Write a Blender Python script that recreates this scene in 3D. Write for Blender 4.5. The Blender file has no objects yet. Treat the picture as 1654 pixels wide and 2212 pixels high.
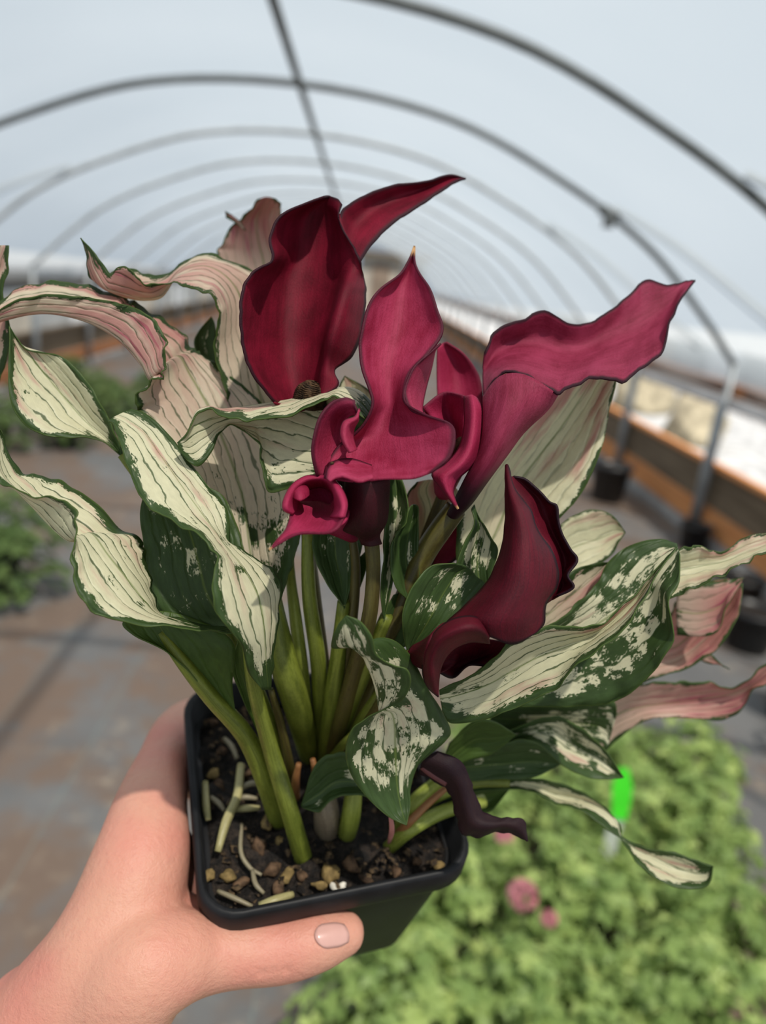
import bpy, bmesh, math, random
import numpy as np
from mathutils import Vector, Matrix

S = bpy.context.scene
COL = S.collection
rng = random.Random(7)

# ------------------------------------------------------------------ camera
FPX, CX, CY = 1660.0, 827.0, 1106.0
CR = np.array([0.99362319, -0.02878154, 0.10901639])
CU = np.array([-0.09556735, 0.2980898, 0.94974173])
CF = np.array([0.05983171, 0.95410382, -0.29343836])
CC = np.array([0.4235, 0.0, 1.5])
cam = bpy.data.cameras.new('camera')
camo = bpy.data.objects.new('camera', cam)
COL.objects.link(camo)
cam.sensor_fit = 'VERTICAL'
cam.sensor_height = 24.0
cam.lens = FPX / 2212.0 * 24.0
cam.clip_start = 0.02
cam.clip_end = 200
M = Matrix(((CR[0], CU[0], -CF[0], CC[0]), (CR[1], CU[1], -CF[1], CC[1]), (CR[2], CU[2], -CF[2], CC[2]), (0, 0, 0, 1)))
camo.matrix_world = M
cam.dof.use_dof = True
cam.dof.focus_distance = 0.240
cam.dof.aperture_fstop = 4.5
S.camera = camo

# ------------------------------------------------------------------ light
world = bpy.data.worlds.new('sky')
S.world = world
world.use_nodes = True
wn = world.node_tree.nodes
wbg = wn['Background']
wbg.inputs['Color'].default_value = (0.66, 0.80, 1.0, 1)
wbg.inputs['Strength'].default_value = 0.52
sun = bpy.data.lights.new('sun', 'SUN')
sun.energy = 7.4
sun.angle = math.radians(1.5)
sun.color = (1.0, 0.95, 0.86)
suno = bpy.data.objects.new('sun', sun)
COL.objects.link(suno)
SUNDIR = Vector((0.20, -0.42, 0.885)).normalized()
suno.rotation_euler = SUNDIR.to_track_quat('Z', 'Y').to_euler()
suno.location = (2, -1, 6)
S.view_settings.view_transform = 'Standard'
S.view_settings.look = 'None'
S.view_settings.gamma = 1.0
S.view_settings.use_curve_mapping = False
S.view_settings.exposure = 0.04


# ------------------------------------------------------------------ helpers
def ray(x, y):
    return CF + (x - CX) / FPX * CR - (y - CY) / FPX * CU


def P(x, y, d):
    """point on the sight line of a photo pixel, d millimetres in front of the lens"""
    return CC + d * 0.001 * ray(x, y)


def PP(x, y, d):
    """same for the plant: it leans towards the lens above the pot"""
    k = min(1.0, max(0.0, (1760 - y) / 460))
    return P(x, y, d - 45 * k * k * (3 - 2 * k))


def hit(x, y, z=0.0):
    r = ray(x, y)
    return CC + r * ((z - CC[2]) / r[2])


def lin(r, g, b):
    f = lambda c: (c / 255 / 12.92) if c <= 10 else ((c / 255 + 0.055) / 1.055) ** 2.4
    return (f(r), f(g), f(b), 1)


def tag(o, label=None, cat=None, group=None, kind=None):
    if label: o['label'] = label
    if cat: o['category'] = cat
    if group: o['group'] = group
    if kind: o['kind'] = kind
    return o


def empty(name, loc=(0, 0, 0), parent=None):
    o = bpy.data.objects.new(name, None)
    COL.objects.link(o)
    o.location = loc
    o.empty_display_size = 0.05
    if parent: o.parent = parent
    return o


def setparent(o, parent):
    o.parent = parent
    o.matrix_parent_inverse = Matrix.Translation(parent.location).inverted() if parent.parent is None else Matrix.Identity(4)
    if parent.parent is not None:
        o.matrix_parent_inverse = wm(parent).inverted()


def wm(o):
    m = o.matrix_basis.copy() if o.parent is None else wm(o.parent) @ o.matrix_parent_inverse @ o.matrix_basis
    return m


def mesh_obj(name, verts, faces, mat, parent=None, smooth=True, uv=None, st=None, edge=None, mats=None, fm=None):
    me = bpy.data.meshes.new(name)
    me.from_pydata([tuple(map(float, v)) for v in verts], [], faces)
    me.validate()
    if smooth:
        me.polygons.foreach_set('use_smooth', [True] * len(me.polygons))
    if uv is not None and len(me.polygons) == len(faces):
        ul = me.uv_layers.new(name='UVMap')
        li = np.empty(len(me.loops), dtype=np.int32)
        me.loops.foreach_get('vertex_index', li)
        ul.data.foreach_set('uv', np.asarray(uv, dtype=np.float32)[li].ravel())
    if st is not None:
        a = me.attributes.new('st', 'FLOAT_VECTOR', 'POINT')
        a.data.foreach_set('vector', np.asarray(st, dtype=np.float32).ravel())
    if edge is not None:
        a = me.attributes.new('edge', 'FLOAT', 'POINT')
        a.data.foreach_set('value', np.asarray(edge, dtype=np.float32).ravel())
    for m in (mats or [mat]):
        me.materials.append(m)
    if fm is not None:
        me.polygons.foreach_set('material_index', fm)
    me.update()
    o = bpy.data.objects.new(name, me)
    COL.objects.link(o)
    if parent: setparent(o, parent)
    return o


def cr1(A, t):
    """Catmull-Rom along axis 0 of A at parameters t"""
    n = len(A)
    A = np.concatenate([[2 * A[0] - A[1]], A, [2 * A[-1] - A[-2]]])
    i = np.clip(t.astype(int), 0, n - 2)
    f = (t - i).reshape((-1,) + (1,) * (A.ndim - 1))
    a, b, c, d = A[i], A[i + 1], A[i + 2], A[i + 3]
    return .5 * (2 * b + (c - a) * f + (2 * a - 5 * b + 4 * c - d) * f ** 2 + (3 * b - a - 3 * c + d) * f ** 3)


class Sheet:
    """gathers smooth patches into one thin sheet mesh"""
    def __init__(s):
        s.v = []; s.f = []; s.uv = []; s.st = []; s.e = []; s.n = 0

    def patch(s, rows, margins='LR', ruf=0.0, rl=12.0, seed=None, dens=6, vr=(0, 1), close=False, dz=0.0, dark=None):
        seed = rng.random() * 50 if seed is None else seed
        nc = max(len(r) for r in rows)
        R = []
        for r in rows:
            if len(r) == 1: r = [r[0]] * nc
            R.append([PP(p[0], p[1], p[2] + dz) for p in r])
        A = np.array(R)
        if close:
            A = np.concatenate([A[:, -1:], A, A[:, :2]], 1)
        nr = A.shape[0]
        nv = (nr - 1) * dens + 1
        B = cr1(A, np.linspace(0, nr - 1, nv))
        if close:
            nu = (nc) * dens + 1
            G = cr1(B.transpose(1, 0, 2), np.linspace(1, nc + 1, nu)).transpose(1, 0, 2)
        else:
            nu = (nc - 1) * max(dens, 6) + 1
            G = cr1(B.transpose(1, 0, 2), np.linspace(0, nc - 1, nu)).transpose(1, 0, 2)
        u = np.linspace(0, 1, nu); v = np.linspace(0, 1, nv)
        # real scale coordinates (cm) : s across from the midrib, t along it
        dm = np.linalg.norm(np.diff(G[:, nu // 2], axis=0), axis=1)
        t = np.concatenate([[0], np.cumsum(dm)]) * 100
        wid = np.linalg.norm(np.diff(G, axis=1), axis=2).sum(1) * 100
        wbar = 0.5 * wid + 0.5 * wid.max()
        if ruf:
            gu = np.gradient(G, axis=1); gv = np.gradient(G, axis=0)
            nn = np.cross(gu, gv); nn /= np.linalg.norm(nn, axis=2, keepdims=True) + 1e-12
            a = np.abs(2 * u - 1)[None, :] ** 3
            ph = np.where(u < .5, 0.0, 2.1)[None, :] + seed
            w = np.sin(t[:, None] * 2 * math.pi / (rl / 10) + ph) + .6 * np.sin(t[:, None] * 2 * math.pi / (rl / 17) + 2 * ph)
            env = np.sin(np.pi * np.clip(v * .92 + .06, 0, 1))[:, None] ** .5
            G = G + nn * (a * w * env * ruf * .001)[..., None]
        base = s.n
        s.v.append(G.reshape(-1, 3))
        U, V = np.meshgrid(u, vr[0] + (vr[1] - vr[0]) * v)
        s.uv.append(np.stack([U, V], -1).reshape(-1, 2))
        ss = (u[None, :] - .5) * wbar[:, None]
        s.st.append(np.stack([ss, np.repeat(t[:, None], nu, 1), np.full_like(ss, seed)], -1).reshape(-1, 3))
        e = np.zeros((nv, nu))
        dl = u[None, :] * wid[:, None]; dr = (1 - u)[None, :] * wid[:, None]
        fall = lambda d: np.clip(1 - d / .45, 0, 1) ** 1.5
        if 'L' in margins: e = np.maximum(e, fall(dl))
        if 'R' in margins: e = np.maximum(e, fall(dr))
        if 'B' in margins: e = np.maximum(e, fall(t)[:, None] + 0 * e)
        if 'T' in margins: e = np.maximum(e, fall(t[-1] - t)[:, None] + 0 * e)
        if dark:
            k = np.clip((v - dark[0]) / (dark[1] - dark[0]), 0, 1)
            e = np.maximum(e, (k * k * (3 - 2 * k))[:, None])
        s.e.append(e.reshape(-1))
        for j in range(nv - 1):
            for i in range(nu - 1):
                k = base + j * nu + i
                s.f.append((k, k + 1, k + nu + 1, k + nu))
        s.n += nv * nu
        return s

    def build(s, name, mat, parent, thick=0.35):
        o = mesh_obj(name, np.concatenate(s.v), s.f, mat, parent, True, np.concatenate(s.uv), np.concatenate(s.st), np.concatenate(s.e))
        m = o.modifiers.new('thickness', 'SOLIDIFY')
        m.thickness = thick * .001
        m.offset = 0
        return o


def tube(pts, rad, nseg=12, sub=5, cap=True):
    """round tube through 3D pts; returns verts, faces, st"""
    A = np.array(pts, float); rad = np.array(rad if hasattr(rad, '__len__') else [rad] * len(pts), float)
    if len(A) > 2 and sub > 1:
        t = np.linspace(0, len(A) - 1, (len(A) - 1) * sub + 1)
        A = cr1(A, t); rad = cr1(rad, t)
    T = np.gradient(A, axis=0); T /= np.linalg.norm(T, axis=1, keepdims=True) + 1e-12
    ref = np.array([0, 0, 1.0]) if abs(T[0][2]) < .9 else np.array([1.0, 0, 0])
    n = np.cross(T[0], ref); n /= np.linalg.norm(n)
    V = []; ST = []
    L = 0
    for k in range(len(A)):
        n = n - T[k] * n.dot(T[k]); n /= np.linalg.norm(n)
        b = np.cross(T[k], n)
        if k: L += np.linalg.norm(A[k] - A[k - 1])
        for q in range(nseg):
            a = 2 * math.pi * q / nseg
            V.append(A[k] + rad[k] * (math.cos(a) * n + math.sin(a) * b))
            ST.append((q / nseg * 2, L * 100, A[0][0] * 31))
    F = []
    m = len(A)
    for k in range(m - 1):
        for q in range(nseg):
            F.append((k * nseg + q, k * nseg + (q + 1) % nseg, (k + 1) * nseg + (q + 1) % nseg, (k + 1) * nseg + q))
    if cap:
        F.append(tuple(range(nseg))[::-1]); F.append(tuple((m - 1) * nseg + q for q in range(nseg)))
    return V, F, ST


def tube_obj(name, pts, rad, mat, parent=None, nseg=12, sub=5):
    v, f, st = tube(pts, rad, nseg, sub)
    return mesh_obj(name, v, f, mat, parent, True, st=st)


def box(cx, cy, cz, sx, sy, sz):
    v = [(cx + dx * sx / 2, cy + dy * sy / 2, cz + dz * sz / 2) for dx in (-1, 1) for dy in (-1, 1) for dz in (-1, 1)]
    f = [(0, 1, 3, 2), (4, 6, 7, 5), (0, 4, 5, 1), (2, 3, 7, 6), (0, 2, 6, 4), (1, 5, 7, 3)]
    return v, f


def box_obj(name, c, s, mat, parent=None, bev=0.004):
    v, f = box(*c, *s)
    o = mesh_obj(name, v, f, mat, parent, False)
    if bev:
        b = o.modifiers.new('bevel', 'BEVEL'); b.width = bev; b.segments = 1
    return o


# ------------------------------------------------------------------ node helper
class NT:
    def __init__(s, name):
        s.m = bpy.data.materials.new(name)
        s.m.use_nodes = True
        s.t = s.m.node_tree
        s.t.nodes.clear()
        s.out = s.t.nodes.new('ShaderNodeOutputMaterial')

    def n(s, typ, **kw):
        nd = s.t.nodes.new(typ)
        for k, v in kw.items(): setattr(nd, k, v)
        return nd

    def put(s, sock, val):
        if hasattr(val, 'is_output') or isinstance(val, bpy.types.NodeSocket): s.t.links.new(val, sock)
        elif val is not None:
            if isinstance(val, (tuple, list)) and len(val) == 3 and sock.type == 'RGBA': val = (*val, 1)
            sock.default_value = val

    def math(s, op, a, b=None, c=None, clamp=False):
        nd = s.n('ShaderNodeMath', operation=op, use_clamp=clamp)
        s.put(nd.inputs[0], a)
        if b is not None: s.put(nd.inputs[1], b)
        if c is not None: s.put(nd.inputs[2], c)
        return nd.outputs[0]

    def mix(s, fac, a, b):
        nd = s.n('ShaderNodeMix', data_type='RGBA')
        s.put(nd.inputs[0], fac); s.put(nd.inputs[6], a); s.put(nd.inputs[7], b)
        return nd.outputs[2]

    def step(s, x, lo, hi):
        nd = s.n('ShaderNodeMapRange', interpolation_type='SMOOTHSTEP')
        s.put(nd.inputs[0], x); s.put(nd.inputs[1], lo); s.put(nd.inputs[2], hi)
        return nd.outputs[0]

    def attr(s, name, what='Vector'):
        nd = s.n('ShaderNodeAttribute', attribute_name=name)
        return nd.outputs[what]

    def sep(s, v):
        nd = s.n('ShaderNodeSeparateXYZ'); s.put(nd.inputs[0], v)
        return nd.outputs

    def comb(s, x, y, z):
        nd = s.n('ShaderNodeCombineXYZ')
        for i, q in enumerate((x, y, z)): s.put(nd.inputs[i], q)
        return nd.outputs[0]

    def noise(s, vec, scale=1.0, detail=3.0, rough=.5, dist=0.0, out=0):
        nd = s.n('ShaderNodeTexNoise')
        s.put(nd.inputs['Vector'], vec); s.put(nd.inputs['Scale'], scale)
        s.put(nd.inputs['Detail'], detail); s.put(nd.inputs['Roughness'], rough); s.put(nd.inputs['Distortion'], dist)
        return nd.outputs[out]

    def obj(s):
        return s.n('ShaderNodeTexCoord').outputs['Object']

    def gen(s):
        return s.n('ShaderNodeTexCoord').outputs['Generated']

    def bump(s, h, strength=.3, dist=.001):
        nd = s.n('ShaderNodeBump'); s.put(nd.inputs['Height'], h)
        nd.inputs['Strength'].default_value = strength; nd.inputs['Distance'].default_value = dist
        return nd.outputs[0]

    def pbr(s, col, rough=.5, spec=.5, normal=None, **kw):
        nd = s.n('ShaderNodeBsdfPrincipled')
        s.put(nd.inputs['Base Color'], col); s.put(nd.inputs['Roughness'], rough); s.put(nd.inputs['Specular IOR Level'], spec)
        if normal is not None: s.put(nd.inputs['Normal'], normal)
        for k, v in kw.items(): s.put(nd.inputs[k.replace('_', ' ')], v)
        return nd.outputs[0]

    def trans(s, col, normal=None):
        nd = s.n('ShaderNodeBsdfTranslucent'); s.put(nd.inputs[0], col)
        return nd.outputs[0]

    def mixs(s, fac, a, b):
        nd = s.n('ShaderNodeMixShader'); s.put(nd.inputs[0], fac); s.put(nd.inputs[1], a); s.put(nd.inputs[2], b)
        return nd.outputs[0]

    def done(s, sh):
        s.t.links.new(sh, s.out.inputs[0]); return s.m


def plain(name, col, rough=.6, spec=.3, var=.25, scale=20, metal=0.0, bump=0.0):
    t = NT(name)
    n = t.noise(t.obj(), scale, 4)
    c = t.mix(t.step(n, .3, .7), tuple(x * (1 - var) for x in col[:3]), tuple(min(1, x * (1 + var)) for x in col[:3]))
    nm = t.bump(n, bump, .002) if bump else None
    return t.done(t.pbr(c, rough, spec, nm, Metallic=metal))


def leaf_mat(name, white=0.0, pink=0.0, transl=.30, cream=(0.70, 0.67, 0.46), green=(0.042, 0.076, 0.020), pinkc=(0.56, 0.25, 0.23), freq=2.5, lines=.85):
    t = NT(name)
    uv = t.sep(t.n('ShaderNodeUVMap').outputs[0])
    st = t.sep(t.attr('st'))
    e = t.attr('edge', 'Fac')
    s_, t_, z_ = st[0], st[1], st[2]
    u, v = uv[0], uv[1]
    a = t.math('ABSOLUTE', t.math('MULTIPLY_ADD', u, 2.0, -1.0))
    warp = t.noise(t.comb(s_, t.math('MULTIPLY', t_, .55), z_), 1.0, 3, .55)
    vv = t.math('MULTIPLY_ADD', warp, 1.7, t.math('MULTIPLY', s_, freq))
    cell = t.math('FLOOR', vv)
    saw = t.math('ABSOLUTE', t.math('SUBTRACT', t.math('FRACT', vv), .5))      # .5 on a vein, 0 between
    saw = t.math('SUBTRACT', .5, saw)
    stripe = t.noise(t.comb(t.math('MULTIPLY', cell, 5.73), t.math('MULTIPLY', t_, .95), z_), 1.0, 2, .5)
    med = t.noise(t.comb(t.math('MULTIPLY', s_, 6.0), t.math('MULTIPLY', t_, 1.6), t.math('ADD', z_, 9.0)), 1.0, 3, .6, .4)
    fine = t.noise(t.comb(t.math('MULTIPLY', s_, 17.0), t.math('MULTIPLY', t_, 7.0), z_), 1.0, 2, .6, .6)
    val = t.math('MULTIPLY', t.math('SUBTRACT', stripe, .5), 3.0)
    val = t.math('MULTIPLY_ADD', t.math('SUBTRACT', med, .5), 1.1, val)
    val = t.math('MULTIPLY_ADD', t.math('SUBTRACT', fine, .5), 1.25, val)
    val = t.math('MULTIPLY_ADD', e, -1.75, t.math('ADD', val, white))
    val = t.math('MULTIPLY_ADD', t.step(v, .20, 0.0), -1.1, val)
    w = t.step(val, -.05, .09)
    wob = t.noise(t.comb(t.math('MULTIPLY', s_, 2.0), t.math('MULTIPLY', t_, .9), t.math('ADD', z_, 4.0)), 1.0, 5, .68)
    wid = t.math('MULTIPLY', t.step(wob, .30, .80), .15)
    line = t.math('SUBTRACT', 1.0, t.step(saw, t.math('MULTIPLY', wid, .55), t.math('ADD', wid, .012)))
    w = t.math('MULTIPLY', w, t.math('SUBTRACT', 1.0, t.math('MULTIPLY', line, lines)))
    mid = t.step(a, t.math('MULTIPLY_ADD', t.math('SUBTRACT', 1.0, v), .05, .010), 0.0)
    g = t.mix(med, tuple(x * .60 for x in green), tuple(x * 1.6 for x in green))
    cr = t.mix(t.noise(t.comb(t.math('MULTIPLY', s_, 9.0), t.math('MULTIPLY', t_, 3.0), z_), 1.0, 4, .6), tuple(x * .80 for x in cream), tuple(min(1, x * 1.12) for x in cream))
    if pink > 0:
        pm = t.noise(t.comb(t.math('MULTIPLY', s_, 1.8), t.math('MULTIPLY', t_, .30), t.math('ADD', z_, 3.0)), 1.0, 3, .55)
        pm = t.math('MULTIPLY', t.step(pm, .60 - pink * .30, .80 - pink * .25), t.step(v, .05, .55), clamp=True)
        cr = t.mix(t.math('MULTIPLY', pm, .85), cr, pinkc)
        pk = t.noise(t.comb(t.math('MULTIPLY', s_, 5.0), t.math('MULTIPLY', t_, .35), t.math('ADD', z_, 13.0)), 1.0, 2, .5)
        cr = t.mix(t.math('MULTIPLY', t.math('MULTIPLY', t.step(pk, .56, .68), pm), pink * .8), cr, (0.42, 0.075, 0.13))
    col = t.mix(w, g, cr)
    col = t.mix(t.math('MULTIPLY', mid, .7), col, (0.16, 0.22, 0.05))
    rim = t.step(a, .965, .995)
    col = t.mix(t.math('MULTIPLY', rim, .6), col, (0.10, 0.15, 0.03))
    h = t.math('ADD', t.math('MULTIPLY', t.step(saw, 0.0, .25), .8), t.math('MULTIPLY', fine, .4))
    nm = t.bump(h, .4, .0006)
    sh = t.pbr(col, .46, .32, nm)
    tc = t.mix(.30, col, t.mix(w, (0.10, 0.20, 0.02), (0.62, 0.60, 0.30)))
    return t.done(t.mixs(transl, sh, t.trans(tc)))


def spathe_mat(name, light=(0.36, 0.014, 0.055), dark=(0.12, 0.004, 0.016), rimc=(0.014, 0.003, 0.008), rim=.9, tip=None, transl=.22, veins=.3, rough=.58):
    t = NT(name)
    uv = t.sep(t.n('ShaderNodeUVMap').outputs[0])
    st = t.sep(t.attr('st'))
    s_, t_, z_ = st[0], st[1], st[2]
    e = t.attr('edge', 'Fac')
    streak = t.noise(t.comb(t.math('MULTIPLY', s_, 4.5), t.math('MULTIPLY', t_, .45), z_), 1.0, 4, .55, .2)
    blot = t.noise(t.comb(t.math('MULTIPLY', s_, .9), t.math('MULTIPLY', t_, .8), z_), 1.0, 3, .5)
    mott = t.noise(t.comb(t.math('MULTIPLY', s_, 20.0), t.math('MULTIPLY', t_, 12.0), z_), 1.0, 3, .6)
    f = t.math('ADD', t.math('MULTIPLY', streak, .26), t.math('ADD', t.math('MULTIPLY', blot, .60), t.math('MULTIPLY', mott, .36)))
    col = t.mix(t.step(f, .36, .86), dark, light)
    vv = t.math('ADD', t.math('MULTIPLY', s_, 4.2), t.math('MULTIPLY', blot, 1.2))
    saw = t.math('ABSOLUTE', t.math('SUBTRACT', t.math('FRACT', vv), .5))
    line = t.math('MULTIPLY', t.step(saw, .060, .012), t.step(streak, .40, .58))
    col = t.mix(t.math('MULTIPLY', line, veins), col, rimc)
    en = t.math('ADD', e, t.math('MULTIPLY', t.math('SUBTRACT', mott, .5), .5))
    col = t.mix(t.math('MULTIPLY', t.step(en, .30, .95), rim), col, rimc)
    if tip:
        col = t.mix(t.step(uv[1], .945, .985), col, tip)
    bm = t.math('ADD', t.math('MULTIPLY', mott, .7), t.math('MULTIPLY', streak, .5))
    nm = t.bump(bm, .45, .0006)
    sh = t.pbr(col, rough, .22, nm)
    return t.done(t.mixs(transl, sh, t.trans(t.mix(.3, col, (0.40, 0.006, 0.03)))))


def stem_mat(name, c1, c2, transl=.12):
    t = NT(name)
    st = t.sep(t.attr('st'))
    n = t.noise(t.comb(t.math('MULTIPLY', st[0], 5.0), t.math('MULTIPLY', st[1], .5), st[2]), 1.0, 4, .6)
    m = t.noise(t.comb(t.math('MULTIPLY', st[0], 14.0), t.math('MULTIPLY', st[1], 7.0), st[2]), 1.0, 3, .6)
    f = t.math('ADD', t.math('MULTIPLY', n, .7), t.math('MULTIPLY', m, .3))
    col = t.mix(t.step(f, .35, .65), c1, c2)
    sh = t.pbr(col, .42, .4, t.bump(n, .25, .0008))
    return t.done(t.mixs(transl, sh, t.trans(t.mix(.5, col, c2))))

# ------------------------------------------------------------------ setting materials
def film_mat():
    t = NT('greenhouse_film')
    n = t.noise(t.obj(), .8, 3, .5)
    c = t.mix(n, (0.40, 0.450, 0.480), (0.50, 0.54, 0.565))
    sh = t.mixs(.22, t.trans(c), t.pbr(c, .35, .3))
    tr = t.n('ShaderNodeBsdfTransparent').outputs[0]
    return t.done(t.mixs(.42, sh, tr))


def wood_mat(name, a, b):
    t = NT(name)
    o = t.sep(t.obj())
    n = t.noise(t.comb(t.math('MULTIPLY', o[0], 30.0), t.math('MULTIPLY', o[1], 2.0), t.math('MULTIPLY', o[2], 30.0)), 1.0, 4, .6)
    c = t.mix(t.step(n, .3, .7), a, b)
    return t.done(t.pbr(c, .75, .2, t.bump(n, .3, .003)))


def ground_mat():
    t = NT('woven_ground_cloth')
    o = t.sep(t.obj())
    p = t.comb(o[0], o[1], 0.0)
    dirt = t.noise(p, 1.3, 5, .62, .5)
    dirt2 = t.noise(p, 5.0, 5, .65)
    base = t.mix(t.noise(p, 2.2, 4), (0.085, 0.084, 0.084), (0.20, 0.195, 0.19))
    c = t.mix(t.math('MULTIPLY', t.step(t.math('ADD', t.math('MULTIPLY', dirt, .8), t.math('MULTIPLY', dirt2, .35)), .50, .64), .85), base, (0.165, 0.110, 0.078))
    sand = t.math('MULTIPLY', t.step(t.noise(p, 11.0, 5, .75), .52, .70), t.step(t.noise(p, .9, 3), .42, .60))
    c = t.mix(t.math('MULTIPLY', sand, .8), c, (0.38, 0.31, 0.23))
    # printed guide stripes of the cloth
    fx = t.math('ABSOLUTE', t.math('SUBTRACT', t.math('FRACT', t.math('MULTIPLY', t.math('ADD', o[0], .12), 3.2)), .5))
    c = t.mix(t.math('MULTIPLY', t.step(fx, .012, .004), .35), c, (0.18, 0.27, 0.26))
    w = t.n('ShaderNodeTexWave', wave_type='BANDS'); t.put(w.inputs['Vector'], p); w.inputs['Scale'].default_value = 90
    return t.done(t.pbr(c, .70, .25, t.bump(t.math('ADD', dirt2, t.math('MULTIPLY', w.outputs[0], .2)), .4, .01)))


FILM = film_mat()
PIPE = plain('galvanised_pipe', (0.30, 0.32, 0.33), .45, .5, .2, 8, .35)
PIPED = plain('backlit_dark_pipe', (0.12, 0.13, 0.13), .55, .4, .2, 8, .2)  # shade of pipes against the bright film is put into this dark colour
PIPELIT = plain('lit_far_pipe', (0.40, 0.42, 0.43), .5, .4, .15, 8)  # paler copy: lit, faded look of the far hoops put into the colour
WOOD = wood_mat('orange_treated_wood', (0.52, 0.20, 0.07), (0.72, 0.33, 0.13))
WOODB = wood_mat('weathered_brown_wood', (0.115, 0.085, 0.055), (0.20, 0.15, 0.10))
WOODR = wood_mat('red_brown_wood', (0.30, 0.12, 0.05), (0.46, 0.20, 0.09))
GROUND = ground_mat()
GRAVEL = plain('pale_gravel', (0.40, 0.40, 0.40), .85, .2, .3, 6, 0, .3)
CONC = plain('grey_footing', (0.34, 0.33, 0.32), .85, .2, .2, 10)
BLACKPL = plain('black_nursery_plastic', (0.012, 0.012, 0.013), .38, .5, .3, 40)
BEIGE = plain('beige_sheet_panel', (0.36, 0.33, 0.28), .7, .3, .15, 2)
GREYP = plain('grey_sheet_panel', (0.30, 0.31, 0.31), .7, .3, .15, 2)
WHITEP = plain('white_plastic_sheet', (0.62, 0.64, 0.66), .5, .3, .1, 2)
SHED = plain('brown_shed_siding', (0.17, 0.13, 0.10), .8, .2, .2, 3)
SOILM = plain('dark_potting_soil', (0.020, 0.015, 0.012), .9, .2, .6, 60, 0, .6)

# ------------------------------------------------------------------ greenhouse shell
W = 2.8794
KX = [0, .3 * W, .55 * W, .75 * W, .9 * W, W]
KZ = [2.4848, 2.4003, 2.1416, 1.8413, 1.4804, 1.1909]
prof = np.array([(-x, z) for x, z in zip(KX[:0:-1], KZ[:0:-1])] + list(zip(KX, KZ)))
Y0, SP = 4.9408 - 4 * 1.6705, 1.6705
YEND = 26.6
arc = cr1(prof, np.linspace(0, 10, 61))


def offset(a, d):
    T = np.gradient(a, axis=0); T /= np.linalg.norm(T, axis=1, keepdims=True)
    return a + np.stack([-T[:, 1], T[:, 0]], 1) * d


def struct(o):
    o['kind'] = 'structure'; return o


struct(mesh_obj('floor', [(-2.95, -3, 0), (2.95, -3, 0), (2.95, 30, 0), (-2.95, 30, 0)], [(0, 1, 2, 3)], GROUND, None, False))
fa = offset(arc, .030)
fa = np.concatenate([[[-W - .03, .98]], [[-W - .03, 1.12]], fa, [[W + .03, 1.12]], [[W + .03, .98]]])
ys = np.linspace(Y0 - .1, YEND, 90)
v = []; f = []
for y in ys:
    k = (y - Y0) / SP
    sag = .018 * math.sin(math.pi * (k - math.floor(k)))       # film dips a little between hoops
    for i, (x, z) in enumerate(fa):
        r = math.hypot(x, z)
        v.append((x * (1 - sag / 3), y, z * (1 - sag / 3)))
n = len(fa)
for j in range(len(ys) - 1):
    for i in range(n - 1):
        f.append((j * n + i, j * n + i + 1, (j + 1) * n + i + 1, (j + 1) * n + i))
ceiling = struct(mesh_obj('ceiling', v, f, FILM))
hoopdata = None
NH = int((YEND - Y0) / SP) + 1
for k in range(NH):
    y = Y0 + k * SP
    if hoopdata is None:
        vv, ff, _ = tube([(x, 0, z) for x, z in arc], .0215, 10, 1)
        o = mesh_obj('hoop', vv, ff, PIPED, ceiling)
        hoopdata = o.data
        hooplit = hoopdata.copy(); hooplit.materials.clear(); hooplit.materials.append(PIPELIT)
    else:
        o = bpy.data.objects.new('hoop', hoopdata if k < 5 else hooplit); COL.objects.link(o); setparent(o, ceiling)
    o.location = (0, y, 0)
tube_obj('ridge_purlin', [(0, Y0, 2.4848 - .045), (0, YEND, 2.4848 - .045)], .021, PIPED, ceiling, 10, 1)
# joint sleeve where bow and leg of the second hoop meet on the right
for i in range(len(arc)):
    if arc[i][0] > 1.86: jx, jz = arc[i]; ji = i; break
T = arc[ji + 1] - arc[ji - 1]; T /= np.linalg.norm(T)
vv, ff, _ = tube([(jx - T[0] * .06, 4.9408, jz - T[1] * .06), (jx + T[0] * .06, 4.9408, jz + T[1] * .06)], .036, 10, 1)
bv, bf = box(jx, 4.92, jz - .05, .06, .04, .06)
ff = ff + [tuple(q + len(vv) for q in g) for g in bf]; vv = list(vv) + bv
mesh_obj('hoop_joint', vv, ff, PIPED, ceiling)
# dark strip added outside the film, standing in for its faint creases, from each joint to the foot of the next hoop
for k in range(1, 6):
    for sgn in (1, -1):
        a0 = ji if sgn > 0 else len(arc) - 1 - ji
        idx = range(ji, 61, 2)
        fo = offset(arc, .045)
        pts = [(sgn * fo[i][0], Y0 + k * SP - SP * .75 * (i - ji) / (60 - ji), fo[i][1]) for i in idx]
        tube_obj('film_crease', pts, .014, PIPED, ceiling, 6, 1)

# gables
def gable(name, y, hole):
    pts = [(x, z) for x, z in fa]
    v = []; f = []
    for x, z in pts:
        v.append((x, y, z)); v.append((x, y, min(z, hole) if abs(x) < 1.75 else 0))
    for i in range(len(pts) - 1):
        f.append((2 * i, 2 * i + 1, 2 * i + 3, 2 * i + 2))
    return struct(mesh_obj(name, v, f, FILM, None, False))


gable('wall_back', Y0 - .1, 0.0)
gb = gable('wall_far', YEND, 2.1)
for x in (-1.75, 1.75):
    box_obj('door_post', (x, YEND - .03, 1.05), (.09, .09, 2.1), WOODB, gb)
box_obj('door_header', (0, YEND - .03, 2.12), (3.6, .09, .12), WOODB, gb)

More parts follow.
